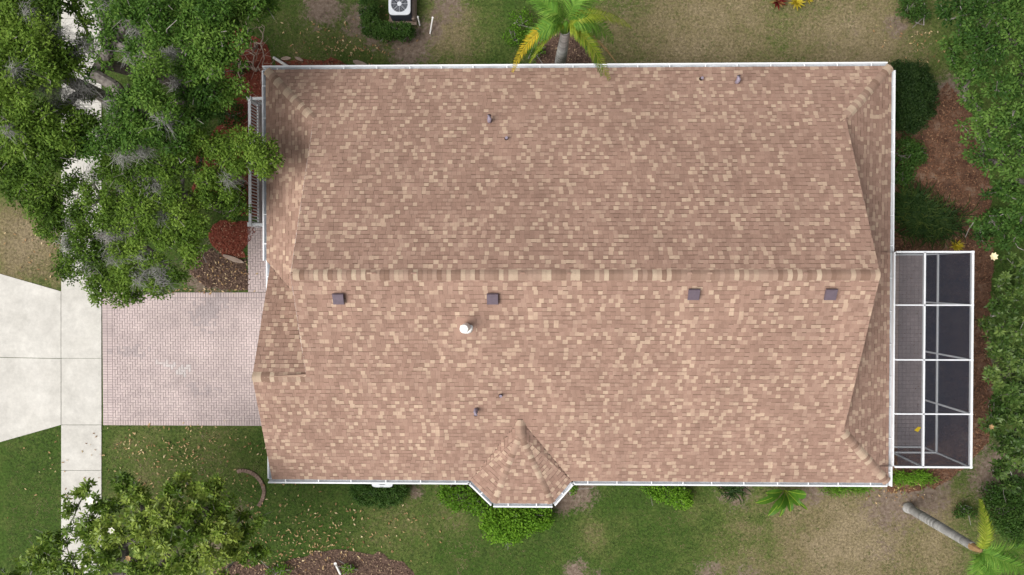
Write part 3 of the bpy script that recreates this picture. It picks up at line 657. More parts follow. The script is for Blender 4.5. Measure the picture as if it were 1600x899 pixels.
def skeleton(base, top, tips, r_tip=.007, jitter=.12):
    nodes = [np.array(base), lerp(n3(base), n3(top), .5) + n3((rng.normal(0, .1), rng.normal(0, .1), 0)), n3(top)]; par = [-1, 0, 1]; load = [0, 0, 0]
    order = np.argsort(np.linalg.norm(tips - n3(top), axis=1)); A = np.zeros((len(tips) * 3 + 8, 3)); A[:3] = nodes; n = 3
    for i in order:
        t = tips[i] - n3((0, 0, .06)); dd = A[1:n] - t; dist = np.sqrt((dd ** 2).sum(1)) + np.maximum(0, dd[:, 2]) * 1.2; j = int(dist.argmin()) + 1; d = t - A[j]; ln = np.linalg.norm(d); k = 2 if ln > .5 else 1; pj = j
        for s in range(1, k + 1):
            q = A[j] + d * s / k + (rng.normal(0, jitter * ln * .5, 3) if s < k else 0); A[n] = q; par.append(pj); load.append(0); pj = n; n += 1
        load[pj] = 1
    ld = np.array(load[:n], float)
    for i in range(n - 1, 0, -1): ld[par[i]] += ld[i]
    return A[:n], np.array(par), r_tip * np.sqrt(np.maximum(ld, 1)) ** 1.05
def tubes(A, par, R_, sides=5, rmin=0, rmax=9):
    i = np.where((par >= 0) & (R_ > rmin) & (R_ <= rmax))[0]; P, Q = A[par[i]], A[i]; rp, rq = np.minimum(R_[par[i]], R_[i] * 1.5), R_[i]; d = unit(Q - P); a = unit(np.cross(d, [.31, .52, .79])); b_ = np.cross(d, a); V = []
    for k in range(sides):
        t0, t1 = 2 * math.pi * k / sides, 2 * math.pi * (k + 1) / sides
        o0, o1 = a * math.cos(t0) + b_ * math.sin(t0), a * math.cos(t1) + b_ * math.sin(t1)
        V.append(np.stack([P + o0 * rp[:, None], P + o1 * rp[:, None], Q + o1 * rq[:, None], Q + o0 * rq[:, None]], 1))
    return quads_mesh('branches', np.concatenate(V), np.full(len(i) * sides, .5))
def moss(spots, n=220, ln=.32):
    Vs = []
    for u, v, r, z in spots:
        z = z + .42; c = at(u, v, z); s = r / pxm(z); P = c + np.concatenate([rng.normal(0, s * .5, (n, 2)), rng.uniform(-.5, .1, (n, 1))], 1); a = rng.normal(rng.uniform(0, 3.1), .8, n) + np.where(rng.uniform(0, 1, n) < .5, 0, math.pi)
        d = np.stack([np.cos(a), np.sin(a), rng.normal(-.5, .3, n)], 1); L_ = rng.uniform(.4, 1.5, n)[:, None] * ln; B = unit(np.cross(d, [0, 0, 1])) * .0042
        Q = P + d * L_ * .5 + rng.normal(0, .03, (n, 3)); R_ = Q + (d + np.array([0, 0, -.5]) + rng.normal(0, .4, (n, 3))) * L_ * .5
        Vs += [np.stack([P - B, P + B, Q + B, Q - B], 1), np.stack([Q - B, Q + B, R_ + B * .4, R_ - B * .4], 1)]
    V = np.concatenate(Vs); return quads_mesh('moss', V, rng.uniform(0, 1, len(V)))
def tree(name, base, top, tr, cl, leafm, label, dens, k, rad, ln, wd, kind='tuft', cat='tree', group=None, moss_spots=None, hz=.85, bare=0, barkm=None, twigs=150):
    root = empty(name, base, label, cat, group); tips, tone = sample_clumps(cl, dens, hz)
    tips[:, 2] = np.maximum(tips[:, 2], .12)
    tw_ = tips[rng.integers(0, len(tips), twigs)] + rng.normal(0, .22, (twigs, 3)) + np.array([0, 0, .12])
    A, par, R_ = skeleton(base, top, np.concatenate([tips, tw_]), .95 * tr / math.sqrt(len(tips))); q = MB()
    b0, t0 = n3(base), n3(top); mid = A[1]
    q.tube([b0 + n3((0, 0, -.1)), b0 + n3((0, 0, .25)), mid, t0], [tr * 1.5, tr * 1.1, tr * .9, tr * .7], 12); q.build('trunk', barkm or M['bark'], root, smooth=True)
    R_ = np.clip(R_, .005, tr * .7); link('branches', tubes(A, par, R_, rmax=.035), root, M['twig'])
    if (R_[3:] > .035).any(): link('limbs', tubes(A, par, R_, 9, rmin=.035), root, barkm or M['bark'])
    if bare: tips, tone = tips[bare:], tone[bare:]
    me_ = tuft_cloud(tips, tone, k, rad, ln, wd) if kind == 'tuft' else rosettes(tips, tone, k, ln, wd)
    link('crown', me_, root, leafm)
    if moss_spots: tag(link('hanging_moss', moss(moss_spots), root, M['moss']), kind='stuff')
    return root

# ------------------------------------------------------------------ trees
oakA = [(20, 30, 42, 34, 5.6, .5), (55, 65, 40, 34, 5.9, .6), (20, 95, 38, 34, 6, .65), (75, 20, 28, 24, 5.4, .45), (60, 110, 38, 30, 6, .6), (95, 90, 26, 24, 5.6, .55), (115, 105, 24, 22, 5.4, .6), (25, 145, 36, 30, 6.2, .62),
        (20, 190, 36, 30, 6, .68), (60, 190, 36, 26, 5.9, .62), (35, 225, 40, 26, 5.6, .55), (90, 215, 36, 26, 5.7, .58), (130, 195, 26, 18, 5.4, .55), (75, 245, 40, 26, 5.4, .5), (20, 265, 32, 26, 5, .42), (60, 285, 30, 26, 4.8, .36),
        (75, 325, 28, 34, 4.4, .38), (30, 300, 26, 20, 4.4, .32), (-30, 60, 40, 50, 5.8, .55), (-30, 170, 40, 60, 5.9, .55), (-30, 260, 34, 40, 5, .45), (85, 350, 24, 26, 4.2, .36), (-20, -20, 50, 30, 5.6, .5), (60, -20, 40, 26, 5.4, .5), (120, 10, 14, 14, 5, .4), (135, 65, 12, 9, 5, .4), (128, 28, 16, 12, 5, .5), (118, 92, 20, 12, 5.2, .5), (132, 150, 12, 9, 4.6, .45), (105, 175, 18, 12, 5.2, .5)]
tree('oak_tree', at(171, 156), at(95, 118, 3.6), .22, oakA, M['oak'], 'sprawling mossy oak leaning over the pale sidewalk at the street corner', 72, 62, .25, .115, .055,
     moss_spots=[(70, 48, 16, 5.5), (85, 52, 16, 5.5), (112, 80, 12, 5.2), (130, 68, 14, 5), (60, 95, 10, 5.8), (80, 138, 18, 5.2), (105, 145, 20, 5), (75, 165, 14, 5.2), (125, 130, 14, 5), (20, 110, 10, 6.2), (110, 170, 12, 4.8), (55, 130, 12, 5.6), (40, 20, 10, 5.6), (10, 200, 8, 6)])
oakB = [(165, 15, 24, 20, 5.6, .45), (205, 20, 30, 24, 6, .5), (245, 25, 34, 28, 6.2, .45), (175, 60, 24, 20, 5.8, .5), (240, 60, 34, 20, 6.3, .5), (275, 50, 28, 20, 6.3, .5), (210, 75, 24, 14, 6, .5), (240, 110, 28, 26, 6.6, .82), (236, 145, 28, 26, 6.6, .82), (255, 165, 22, 18, 6.4, .7),
        (340, 25, 34, 30, 6.2, .55), (385, 15, 36, 28, 5.8, .58), (355, 60, 36, 26, 6.2, .55), (315, 65, 28, 26, 6.4, .55), (325, 95, 26, 22, 6.3, .52), (358, 90, 30, 20, 5.8, .45), (300, 20, 24, 26, 6, .4), (300, 110, 22, 22, 6, .4), (290, 145, 18, 14, 5.6, .4), (320, 145, 24, 18, 5.8, .42), (360, 145, 26, 20, 5.4, .5), (340, 165, 26, 14, 5.3, .45),
        (190, 155, 26, 18, 5.8, .5), (185, 190, 30, 22, 5.8, .55), (230, 190, 34, 20, 5.9, .5), (280, 185, 34, 18, 5.6, .55), (310, 180, 24, 12, 5.3, .58), (170, 225, 34, 22, 5.6, .48), (225, 220, 30, 20, 5.7, .5), (265, 215, 24, 20, 5.5, .45), (150, 235, 18, 12, 5.4, .48), (385, -20, 44, 24, 5.6, .5), (300, -20, 44, 24, 6, .5), (200, -20, 50, 24, 5.8, .5), (420, 8, 16, 16, 5.2, .5), (155, 92, 14, 10, 5.4, .5), (140, 212, 32, 16, 5.2, .5), (125, 236, 26, 14, 5.1, .45), (150, 5, 16, 10, 5.4, .45), (152, 120, 10, 8, 5.2, .4)]
tree('oak_tree', (-12.4, 7.0, 0), (-12.6, 6.9, 3.4), .26, oakB, M['oak2'], 'dark green oak whose crown fills the space between sidewalk and porch corner', 72, 62, .24, .11, .052, group=None,
     moss_spots=[(165, 10, 10, 5.6), (205, 45, 14, 5.8), (200, 78, 16, 5.6), (225, 82, 14, 5.8), (262, 78, 10, 6), (185, 240, 14, 5.2), (170, 165, 12, 5.4), (250, 185, 10, 5.8), (275, 130, 10, 5.4), (215, 235, 12, 5.2), (160, 210, 10, 5.4)])
oakC = [(350, 232, 34, 24, 4.6, .66), (385, 225, 30, 20, 4.8, .72), (410, 245, 28, 24, 4.8, .70), (375, 258, 34, 22, 4.6, .62), (320, 225, 24, 20, 4.9, .58), (415, 262, 20, 14, 4.6, .62), (330, 275, 32, 20, 4.5, .5), (345, 305, 32, 24, 4.2, .42), (315, 310, 22, 18, 4.2, .5), (365, 325, 22, 20, 3.9, .35), (290, 240, 26, 20, 5, .5),
        (265, 265, 26, 20, 5, .5), (230, 265, 24, 16, 5, .45), (215, 300, 22, 24, 4.8, .5), (170, 265, 22, 20, 5, .5), (120, 285, 18, 16, 4.6, .4), (145, 305, 16, 22, 4.7, .42), (170, 310, 20, 20, 4.8, .5), (175, 345, 24, 18, 4.6, .5), (205, 340, 20, 20, 4.7, .5), (240, 330, 28, 22, 4.8, .58), (265, 300, 20, 14, 4.8, .55), (285, 335, 24, 22, 4.6, .58), (310, 350, 24, 18, 4.4, .52),
        (235, 365, 32, 18, 4.5, .58), (275, 372, 30, 18, 4.4, .52), (305, 385, 22, 14, 4.1, .48), (195, 385, 26, 18, 4.3, .5), (135, 375, 28, 24, 4.2, .32), (110, 350, 20, 18, 4.2, .35), (120, 410, 26, 22, 4, .3), (150, 400, 20, 20, 4.1, .35), (105, 425, 14, 16, 3.8, .35), (160, 440, 24, 22, 3.9, .48), (200, 425, 28, 20, 4, .55), (190, 458, 20, 16, 3.7, .5), (155, 465, 12, 9, 3.6, .4), (235, 440, 26, 16, 3.8, .5), (250, 462, 14, 9, 3.6, .48),
        (245, 410, 24, 12, 4.1, .5), (275, 430, 22, 12, 3.8, .5), (290, 405, 18, 10, 3.9, .5), (215, 465, 12, 7, 3.6, .45), (190, 272, 14, 14, 5, .45), (125, 332, 26, 14, 4.5, .4), (150, 340, 18, 14, 4.5, .45), (130, 352, 22, 12, 4.4, .4), (150, 425, 16, 12, 4, .42), (108, 300, 10, 12, 4.5, .4)]
tree('oak_tree', (-11.6, 2.6, 0), (-11.9, 2.9, 2.8), .2, oakC, M['oak'], 'spreading oak with grey moss reaching over the porch railing and paver driveway', 72, 62, .22, .105, .05,
     moss_spots=[(215, 275, 18, 4.6), (230, 285, 18, 4.6), (195, 290, 14, 4.5), (250, 335, 14, 4.4), (180, 355, 14, 4.2), (165, 368, 14, 4.2), (170, 400, 14, 4), (110, 345, 12, 4.2), (245, 422, 14, 3.8), (250, 440, 12, 3.7), (215, 400, 12, 4), (355, 278, 10, 4.4), (100, 380, 10, 4.2), (140, 270, 12, 4.6), (240, 300, 14, 4.6), (135, 415, 12, 3.9), (215, 435, 10, 3.9)])
oakR = [(1500, 15, 34, 26, 5, .5), (1540, 40, 40, 34, 5.4, .58), (1510, 60, 32, 26, 5.2, .6), (1485, 75, 20, 18, 4.8, .5), (1580, 20, 34, 30, 5.6, .5), (1580, 80, 36, 34, 5.6, .5), (1530, 95, 32, 24, 5.2, .5), (1490, 95, 18, 14, 4.6, .42), (1510, 125, 28, 20, 4.8, .55), (1550, 140, 36, 26, 5.2, .62), (1590, 130, 26, 34, 5.4, .65), (1520, 160, 20, 14, 4.6, .48),
        (1560, 180, 34, 26, 5.2, .66), (1590, 190, 28, 30, 5.4, .66), (1525, 200, 22, 18, 4.6, .55), (1555, 220, 36, 22, 4.9, .6), (1590, 235, 28, 26, 5.2, .66), (1535, 245, 26, 16, 4.5, .5), (1575, 265, 32, 22, 4.8, .56), (1560, 300, 26, 18, 4.4, .5), (1592, 300, 24, 26, 4.8, .6), (1580, 335, 28, 22, 4.5, .62), (1545, 345, 26, 16, 4, .42), (1595, 365, 22, 18, 4.3, .6), (1640, 60, 40, 60, 5.6, .5), (1640, 200, 40, 70, 5.4, .55), (1640, 330, 36, 50, 4.8, .5), (1540, -20, 60, 24, 5.2, .5), (1470, 20, 10, 12, 4.4, .4), (1555, 375, 24, 12, 3.8, .4)]
tree('laurel_tree', (17.6, 5.4, 0), (17.2, 5.6, 2.6), .2, oakR, M['oak3'], 'dense bright green tree in the back garden beyond the round bush', 40, 60, .20, .115, .058, twigs=30, hz=1.15)
mag1 = [(130, 765, 16, 14, 4.2, .5), (165, 785, 24, 18, 4.6, .55), (110, 790, 14, 16, 4, .45), (200, 755, 20, 14, 4.4, .35), (215, 775, 26, 20, 4.6, .5), (130, 825, 28, 22, 4.6, .5), (90, 845, 24, 20, 4.2, .35), (55, 880, 30, 16, 3.8, .35), (100, 885, 34, 18, 4.4, .5), (175, 830, 28, 24, 5, .55), (160, 870, 34, 24, 5, .55), (215, 815, 24, 20, 5, .6), (255, 800, 28, 24, 5, .6), (290, 745, 16, 10, 4.2, .6), (320, 765, 26, 16, 4.4, .62),
        (275, 770, 22, 16, 4.6, .5), (335, 760, 14, 14, 4.3, .75), (300, 800, 26, 20, 4.8, .58), (345, 790, 24, 16, 4.4, .6), (380, 805, 12, 10, 4.1, .6), (290, 830, 34, 22, 5, .6), (240, 850, 34, 24, 5.2, .6), (335, 825, 24, 18, 4.8, .62), (355, 835, 22, 18, 4.7, .78), (390, 835, 16, 12, 4.2, .55), (410, 815, 12, 9, 4, .6), (330, 870, 32, 22, 4.9, .65), (365, 860, 22, 16, 4.6, .6), (280, 885, 34, 18, 5, .55), (220, 890, 34, 16, 5, .6), (410, 860, 14, 12, 4, .55),
        (390, 870, 16, 12, 4.1, .5), (20, 905, 34, 14, 3.8, .4), (120, 925, 60, 26, 4.4, .5), (250, 930, 70, 26, 4.8, .5), (350, 915, 40, 20, 4.6, .5), (60, 860, 12, 10, 3.8, .3)]
tree('magnolia_tree', (-12.6, -9.2, 0), (-12.6, -9.1, 2.2), .15, mag1, M['magnolia'], 'large glossy leaved magnolia with white blossoms in the front lawn', 130, 14, .2, .185, .075, kind='rosette', hz=.8)
mag2 = [(1590, 420, 18, 16, 3.2, .5), (1570, 440, 18, 14, 3, .45), (1590, 460, 22, 20, 3.4, .5), (1565, 480, 20, 16, 3.2, .5), (1545, 505, 14, 12, 2.8, .5), (1580, 510, 26, 20, 3.5, .55), (1560, 540, 24, 20, 3.3, .5), (1592, 560, 22, 26, 3.6, .55), (1560, 585, 22, 20, 3.3, .55), (1580, 610, 26, 22, 3.5, .55), (1558, 640, 22, 20, 3.2, .5), (1590, 650, 22, 24, 3.5, .55), (1545, 668, 14, 12, 2.8, .5), (1570, 690, 24, 20, 3.2, .5), (1592, 715, 20, 20, 3.2, .5), (1565, 730, 20, 16, 2.9, .45), (1575, 755, 14, 14, 2.6, .42), (1630, 480, 30, 60, 3.6, .5), (1630, 640, 30, 70, 3.6, .5), (1575, 405, 12, 8, 2.9, .5)]
tree('magnolia_tree', (18.0, -3.8, 0), (18.1, -3.8, 1.8), .13, mag2, M['magnolia_dark'], 'glossy dark magnolia growing close behind the pool cage', 140, 14, .2, .17, .07, kind='rosette', hz=.8, twigs=30)
# blossoms: five or six broad petals each
def bloom(name, u, v, z, r, m_, label, cat='flower', n=6):
    c = at(u, v, z); q = MB()
    for i in range(n):
        a = 2 * math.pi * i / n + .3; d = n3((math.cos(a), math.sin(a), 0)); s = n3((-d[1], d[0], 0))
        q.face([c, c + d * r * .6 + s * r * .32 + n3((0, 0, .03)), c + d * r + n3((0, 0, .05)), c + d * r * .6 - s * r * .32 + n3((0, 0, .03))])
    tag(q.build(name, m_), label, cat)
bloom('magnolia_bloom', 141, 782, 4.95, .15, M['bloom'], 'larger white magnolia blossom at the sidewalk side of the front tree')
bloom('magnolia_bloom', 175, 829, 5.35, .12, M['bloom'], 'smaller white magnolia blossom in the middle of the front tree')
bloom('orange_bloom', 201, 872, 5.3, .10, M['frond_brown'], 'fading orange blossom low in the front magnolia')
bloom('cream_bloom', 1552, 401, 3.3, .15, M['bloom_y'], 'pale cream star blossom beside the back corner of the pool cage', n=7)
bloom('orange_bloom', 1548, 667, 3.2, .10, M['frond_brown'], 'orange seed cone in the magnolia behind the pool cage')

# palms
def bez(a, b_, c, t): return a * (1 - t) ** 2 + b_ * 2 * t * (1 - t) + c * t * t
def frond(parent, base, ctrl, tip, m_, ll=.5, n=46, droop=.6, wd=.030, name='frond'):
    base, ctrl, tip = n3(base), n3(ctrl), n3(tip); V = []; T_ = []
    ts = np.linspace(.1, 1, n); C = np.array([bez(base, ctrl, tip, t) for t in ts]); D = unit(np.gradient(C, axis=0)); S = unit(np.cross(D, [0, 0, 1])); U = np.cross(S, D)
    for i, t in enumerate(ts):
        L_ = ll * (math.sin(math.pi * min(1, .12 + t * .85)) ** .6) * random.uniform(.8, 1.1)
        for sd in (-1, 1):
            d = unit(S[i] * sd * .75 + D[i] * (.45 + .4 * t) + U[i] * random.uniform(-.05, .35)); m1 = C[i] + d * L_ * .5; dd = unit(d + n3((0, 0, -droop * random.uniform(.5, 1.4)))); e = m1 + dd * L_ * .5
            B = unit(np.cross(d, U[i])) * wd / 2; V += [[C[i] - B * .6, C[i] + B * .6, m1 + B, m1 - B], [m1 - B, m1 + B, e + B * .15, e - B * .15]]; ti = random.gauss(.5, .22); T_ += [ti, ti]
    W_ = .022
    for i in range(n - 1):
        w0 = W_ * (1 - .8 * ts[i]); V.append([C[i] - S[i] * w0, C[i] + S[i] * w0, C[i + 1] + S[i + 1] * w0, C[i + 1] - S[i + 1] * w0]); T_.append(.9)
        V.append([C[i] - U[i] * w0, C[i] + U[i] * w0, C[i + 1] + U[i + 1] * w0, C[i + 1] - U[i + 1] * w0]); T_.append(.6)
    return link(name, quads_mesh('frond', np.array(V), np.clip(T_, 0, 1)), parent, m_)
def palm_trunk(root, base, h, r0, r1):
    q = MB(); n = int(h / .09); pts = []; rr = []
    for i in range(n + 1):
        k = i / n; pts.append(n3(base) + n3((math.sin(k * 2) * .02, 0, k * h))); rr.append((r0 + (r1 - r0) * k) * (1 + .12 * math.sin(math.pi * min(1, k * 1.3))) * (1.035 if i % 2 else .98) + (.07 * (1 - k * 12) if k < .08 else 0))
    q.tube(pts, rr, 14); rt = np.repeat(np.clip(rng.normal(.5, .28, n), 0, 1), 14); q.t[:len(rt)] = list(rt); q.build('trunk', M['palm_bark'], root, smooth=True)
ct = at(884, 40, 4.7); pbase = (ct[0], ct[1], 0)
pr = empty('palm_tree', pbase, 'feathery palm with yellow and lime fronds drooping onto the roof gutter', 'palm tree'); palm_trunk(pr, pbase, 4.3, .19, .15)
q = MB(); q.tube([(ct[0], ct[1], 4.25), (ct[0], ct[1], 4.6), (ct[0], ct[1], 5.0)], [.15, .13, .05], 12); q.build('crownshaft', M['frond'], pr, smooth=True)
for (cu, cv, cz, tu, tv, tz, mm, ll) in ((828, 36, 5.5, 801, 112, 3.1, 'frond_yellow', .34), (840, 38, 5.6, 822, 78, 3.7, 'frond', .50), (850, 28, 5.8, 848, 66, 3.9, 'frond', .5), (918, 46, 5.2, 952, 124, 3.1, 'frond_lime', .42), (922, 40, 5.0, 963, 98, 3.0, 'frond_brown', .12),
                                       (918, 4, 5.8, 985, 42, 4.0, 'frond_lime', .36), (915, 20, 5.7, 938, 60, 4.2, 'frond', .45), (870, 10, 6.2, 838, 8, 4.6, 'frond', .5), (900, -10, 6.2, 925, -15, 4.9, 'frond', .5), (880, -20, 6.2, 870, -60, 4.6, 'frond', .5), (905, 30, 5.6, 915, 70, 4.0, 'frond_lime', .42), (865, 35, 5.5, 828, 98, 3.4, 'frond_lime', .2), (850, 0, 6, 815, -20, 4.4, 'frond', .5), (930, -20, 5.8, 960, -30, 4.4, 'frond', .5)  , (925, 12, 5.7, 958, 66, 3.8, 'frond', .5), (925, 52, 5.1, 940, 118, 3.1, 'frond', .4)):
    frond(pr, ct, at(cu, cv, cz), at(tu, tv, tz), M[mm], ll)
pb2 = at(1418, 793); tp2 = n3((pb2[0], pb2[1], 4.05))
p2 = empty('palm_tree', pb2, 'palm with a bare grey trunk rising from the dry lawn by the back corner', 'palm tree'); palm_trunk(p2, pb2, 4.0, .155, .145)
q = MB(); q.tube([tp2 + n3((0, 0, -.1)), tp2 + n3((0, 0, .12)), tp2 + n3((.03, 0, .3))], [.14, .11, .06], 9); q.build('fibre_collar', M['frond_brown'], p2)
for (cu, cv, cz, tu, tv, tz, mm, ll) in ((1552, 850, 4.9, 1532, 782, 4.0, 'frond_lime', .36), (1565, 868, 5.0, 1625, 850, 3.8, 'frond', .5), (1560, 880, 5.0, 1610, 890, 3.9, 'frond', .5), (1550, 885, 5.0, 1580, 935, 3.8, 'frond', .5), (1530, 890, 4.9, 1520, 945, 3.8, 'frond', .45), (1575, 880, 5.2, 1640, 910, 4.0, 'frond', .5), (1545, 880, 4.6, 1555, 925, 3.4, 'frond', .4)):
    frond(p2, tp2 + n3((0, 0, .25)), at(cu, cv, cz), at(tu, tv, tz), M[mm], ll, droop=.6)

# ------------------------------------------------------------------ shrubs and garden plants
def shrub(name, label, masses, m_, dens=60, k=26, rad=.13, ln=.075, wd=.045, cat='shrub', stems=True, hz=.9):
    """masses (u, v, ru, rv, top height, tone): leafy domes standing on the ground"""
    Ps, Ts, ce = [], [], []
    for u, v, ru, rv, h, tone in masses:
        c = at(u, v, h * .6); s = 1 / pxm(h * .6); rx, ry = max(.1, ru * s - rad * .6), max(.1, rv * s - rad * .6); n = int(dens * (rx * ry * 3 + (rx + ry) * h)); d = unit(rng.normal(0, 1, (n, 3)))
        d[:, 2] = np.where(rng.uniform(0, 1, n) < .7, np.abs(d[:, 2]), d[:, 2]); sup = np.abs(d) ** 1.0
        q = d * (rng.uniform(.72, 1, n))[:, None]; P = np.array([c[0], c[1], h * .5]) + q * np.array([rx, ry, h * .5 - rad * .4]); P[:, 2] = np.maximum(P[:, 2], .1)
        Ps.append(P); Ts.append(tone + rng.normal(0, .12, n)); ce.append((c[0], c[1], h))
    P, T = np.concatenate(Ps), np.concatenate(Ts); cc = np.mean(np.array(ce), 0); root = empty(name, (cc[0], cc[1], 0), label, cat)
    q = MB()
    for c in ce:
        for i in range(4): q.tube([(c[0] + rng.normal(0, .05), c[1] + rng.normal(0, .05), 0), (c[0] + rng.normal(0, .15), c[1] + rng.normal(0, .15), c[2] * .45), (c[0] + rng.normal(0, .25), c[1] + rng.normal(0, .25), c[2] * .8)], [.03, .02, .01], 5)
    q.build('stems', M['twig'], root); link('foliage', tuft_cloud(P, T, k, rad, ln, wd, up=.5, flat=.9), root, m_)
    return root
shrub('round_bush', 'large clipped round bush at the back corner of the roof', [(1425, 152, 42, 60, 1.5, .5), (1410, 150, 40, 56, 1.5, .48)], M['darkhedge'], 55, 40, .12, .06, .04)
shrub('air_conditioner_hedge', 'L-shaped clipped hedge wrapped around the air conditioner', [(575, 12, 16, 26, 1.0, .55), (578, 38, 18, 20, 1.0, .6), (600, 48, 22, 16, 1.0, .58), (628, 48, 22, 16, 1.0, .5)], M['hedge'], 60, 34, .11, .06, .042, cat='hedge')
shrub('side_hedge', 'dark half round hedge under the gutter beside the white equipment box', [(590, 772, 48, 28, .9, .5), (575, 768, 34, 26, .9, .48), (612, 768, 30, 24, .9, .5)], M['hedge'], 50, 34, .11, .05, .035, cat='hedge')
shrub('lime_shrub', 'tall bright lime green shrub in front of the bay window', [(800, 812, 44, 34, 1.3, .6), (775, 820, 30, 30, 1.2, .6), (835, 805, 34, 28, 1.2, .55), (800, 838, 24, 14, 1.0, .65)], M['lime'], 34, 24, .16, .10, .06)
shrub('lime_shrub', 'low bright green shrub left of the bay window', [(720, 780, 30, 24, .8, .35), (700, 772, 20, 18, .7, .35), (745, 790, 20, 16, .8, .35)], M['lime'], 30, 20, .15, .10, .05)
shrub('lime_shrub', 'small bright green shrub under the right stretch of the south gutter', [(1050, 772, 34, 18, .8, .5), (1065, 782, 18, 16, .8, .62), (1020, 768, 18, 10, .6, .4)], M['lime'], 32, 22, .14, .09, .055)
shrub('lime_sprig', 'tiny green sprig at the right foot of the bay window', [(896, 765, 8, 8, .5, .45)], M['lime'], 40, 18, .1, .08, .05)
shrub('flowering_shrub', 'low green shrub with red leaf tips left of the gutter palm', [(815, 35, 22, 24, .7, .25), (805, 55, 20, 18, .7, .3)], M['lime'], 26, 16, .14, .08, .04)
shrub('flowering_shrub', 'low yellowish shrub in the mulch at the foot of the gutter palm', [(838, 82, 18, 14, .6, .22)], M['lime'], 26, 16, .14, .08, .04)
shrub('yellow_flower_shrub', 'dark leafy shrub with yellow specks under the back gutter', [(1415, 245, 26, 32, .9, .5), (1435, 240, 16, 20, .8, .5), (1412, 275, 18, 18, .8, .5)], M['hedge'], 34, 22, .14, .09, .05)
shrub('corner_shrub', 'small leafy shrub at the top edge right of the dry lawn', [(1425, 8, 24, 22, .9, .45), (1440, 25, 14, 12, .8, .45)], M['hedge'], 34, 22, .14, .09, .05)
shrub('ground_shrub', 'dark green ground shrub under the laurel canopy by the leaf litter', [(1560, 345, 26, 26, .8, .45), (1535, 365, 16, 14, .7, .45)], M['hedge'], 30, 22, .14, .08, .05)
shrub('edge_shrub', 'wide dark shrub mass right of the bare palm trunk', [(1570, 800, 36, 34, 1.2, .55), (1595, 770, 26, 30, 1.2, .5), (1555, 770, 18, 20, 1, .45), (1590, 830, 30, 24, 1.2, .5)], M['hedge'], 34, 24, .15, .08, .05)
shrub('edge_sprig', 'low green tuft between the bare palm trunk and the leaf litter', [(1510, 800, 22, 14, .4, .5)], M['hedge'], 30, 22, .14, .08, .05)
shrub('porch_shrub', 'dark shrub in deep shade beside the south end of the porch railing', [(365, 310, 24, 40, 1.1, .3)], M['hedge'], 26, 20, .15, .08, .05)
shrub('porch_shrub', 'dark shrub beside the north end of the porch railing', [(360, 180, 26, 26, .9, .3)], M['hedge'], 26, 20, .15, .08, .05)
shrub('porch_shrub', 'low dark shrub left of the front roof corner', [(372, 105, 20, 16, .6, .3)], M['hedge'], 26, 20, .15, .08, .05)
shrub('leafy_clump', 'small leafy clump in the mulch island at the bottom edge', [(545, 890, 14, 10, .4, .5)], M['lime'], 34, 16, .12, .08, .04)
shrub('leafy_clump', 'yellow green clump between the magnolia and the mulch island', [(440, 890, 20, 10, .4, .35), (425, 895, 16, 8, .4, .35)], M['lime'], 30, 16, .12, .08, .04)

def strap_clump(name, label, masses, m_, n=260, ln=.7, wd=.03, cat='plant'):
    V, T_ = [], []
    for u, v, ru, rv, h in masses:
        c = at(u, v, 0); s = 1 / pxm()
        for i in range(n):
            b_ = c + n3((rng.normal(0, ru * s * .42), rng.normal(0, rv * s * .42), 0)); a = rng.uniform(0, 6.28); d = n3((math.cos(a), math.sin(a), 0)); L_ = ln * rng.uniform(.6, 1.2); sd = n3((-d[1], d[0], 0)) * wd / 2; ti = rng.normal(.4, .22)
            p1 = b_ + d * L_ * .25 + n3((0, 0, h * .7)); p2_ = b_ + d * L_ * .62 + n3((0, 0, h * rng.uniform(.75, 1))); p3 = b_ + d * L_ + n3((0, 0, h * rng.uniform(.35, .7)))
            for A_, B_, w0, w1 in ((b_, p1, .6, 1), (p1, p2_, 1, .9), (p2_, p3, .9, .1)): V.append([A_ - sd * w0, A_ + sd * w0, B_ + sd * w1, B_ - sd * w1]); T_.append(ti)
    c = at(masses[0][0], masses[0][1]); root = empty(name, c, label, cat); link('blades', quads_mesh('blades', np.array(V), np.clip(T_, 0, 1)), root, m_)
strap_clump('strap_leaf_clump', 'dark mound of long strappy leaves north of the pool cage', [(1425, 342, 42, 26, .7), (1458, 350, 34, 22, .6), (1415, 322, 26, 18, .6)], M['strap'], 330, .8, .035)
strap_clump('liriope_clump', 'grassy green clump tucked against the south side of the pool cage', [(1405, 746, 26, 10, .35), (1435, 744, 18, 9, .35)], M['lime'], 180, .35, .02)
strap_clump('border_grass', 'thin strip of bright grassy leaves under the south gutter by the back corner', [(1305, 764, 26, 6, .3), (1340, 762, 24, 5, .3)], M['lime'], 130, .3, .018)
strap_clump('dark_spiky_plant', 'dark spiky plant under the south gutter beside the paddle leaf plant', [(1140, 762, 18, 9, .4)], M['strap'], 90, .5, .04)
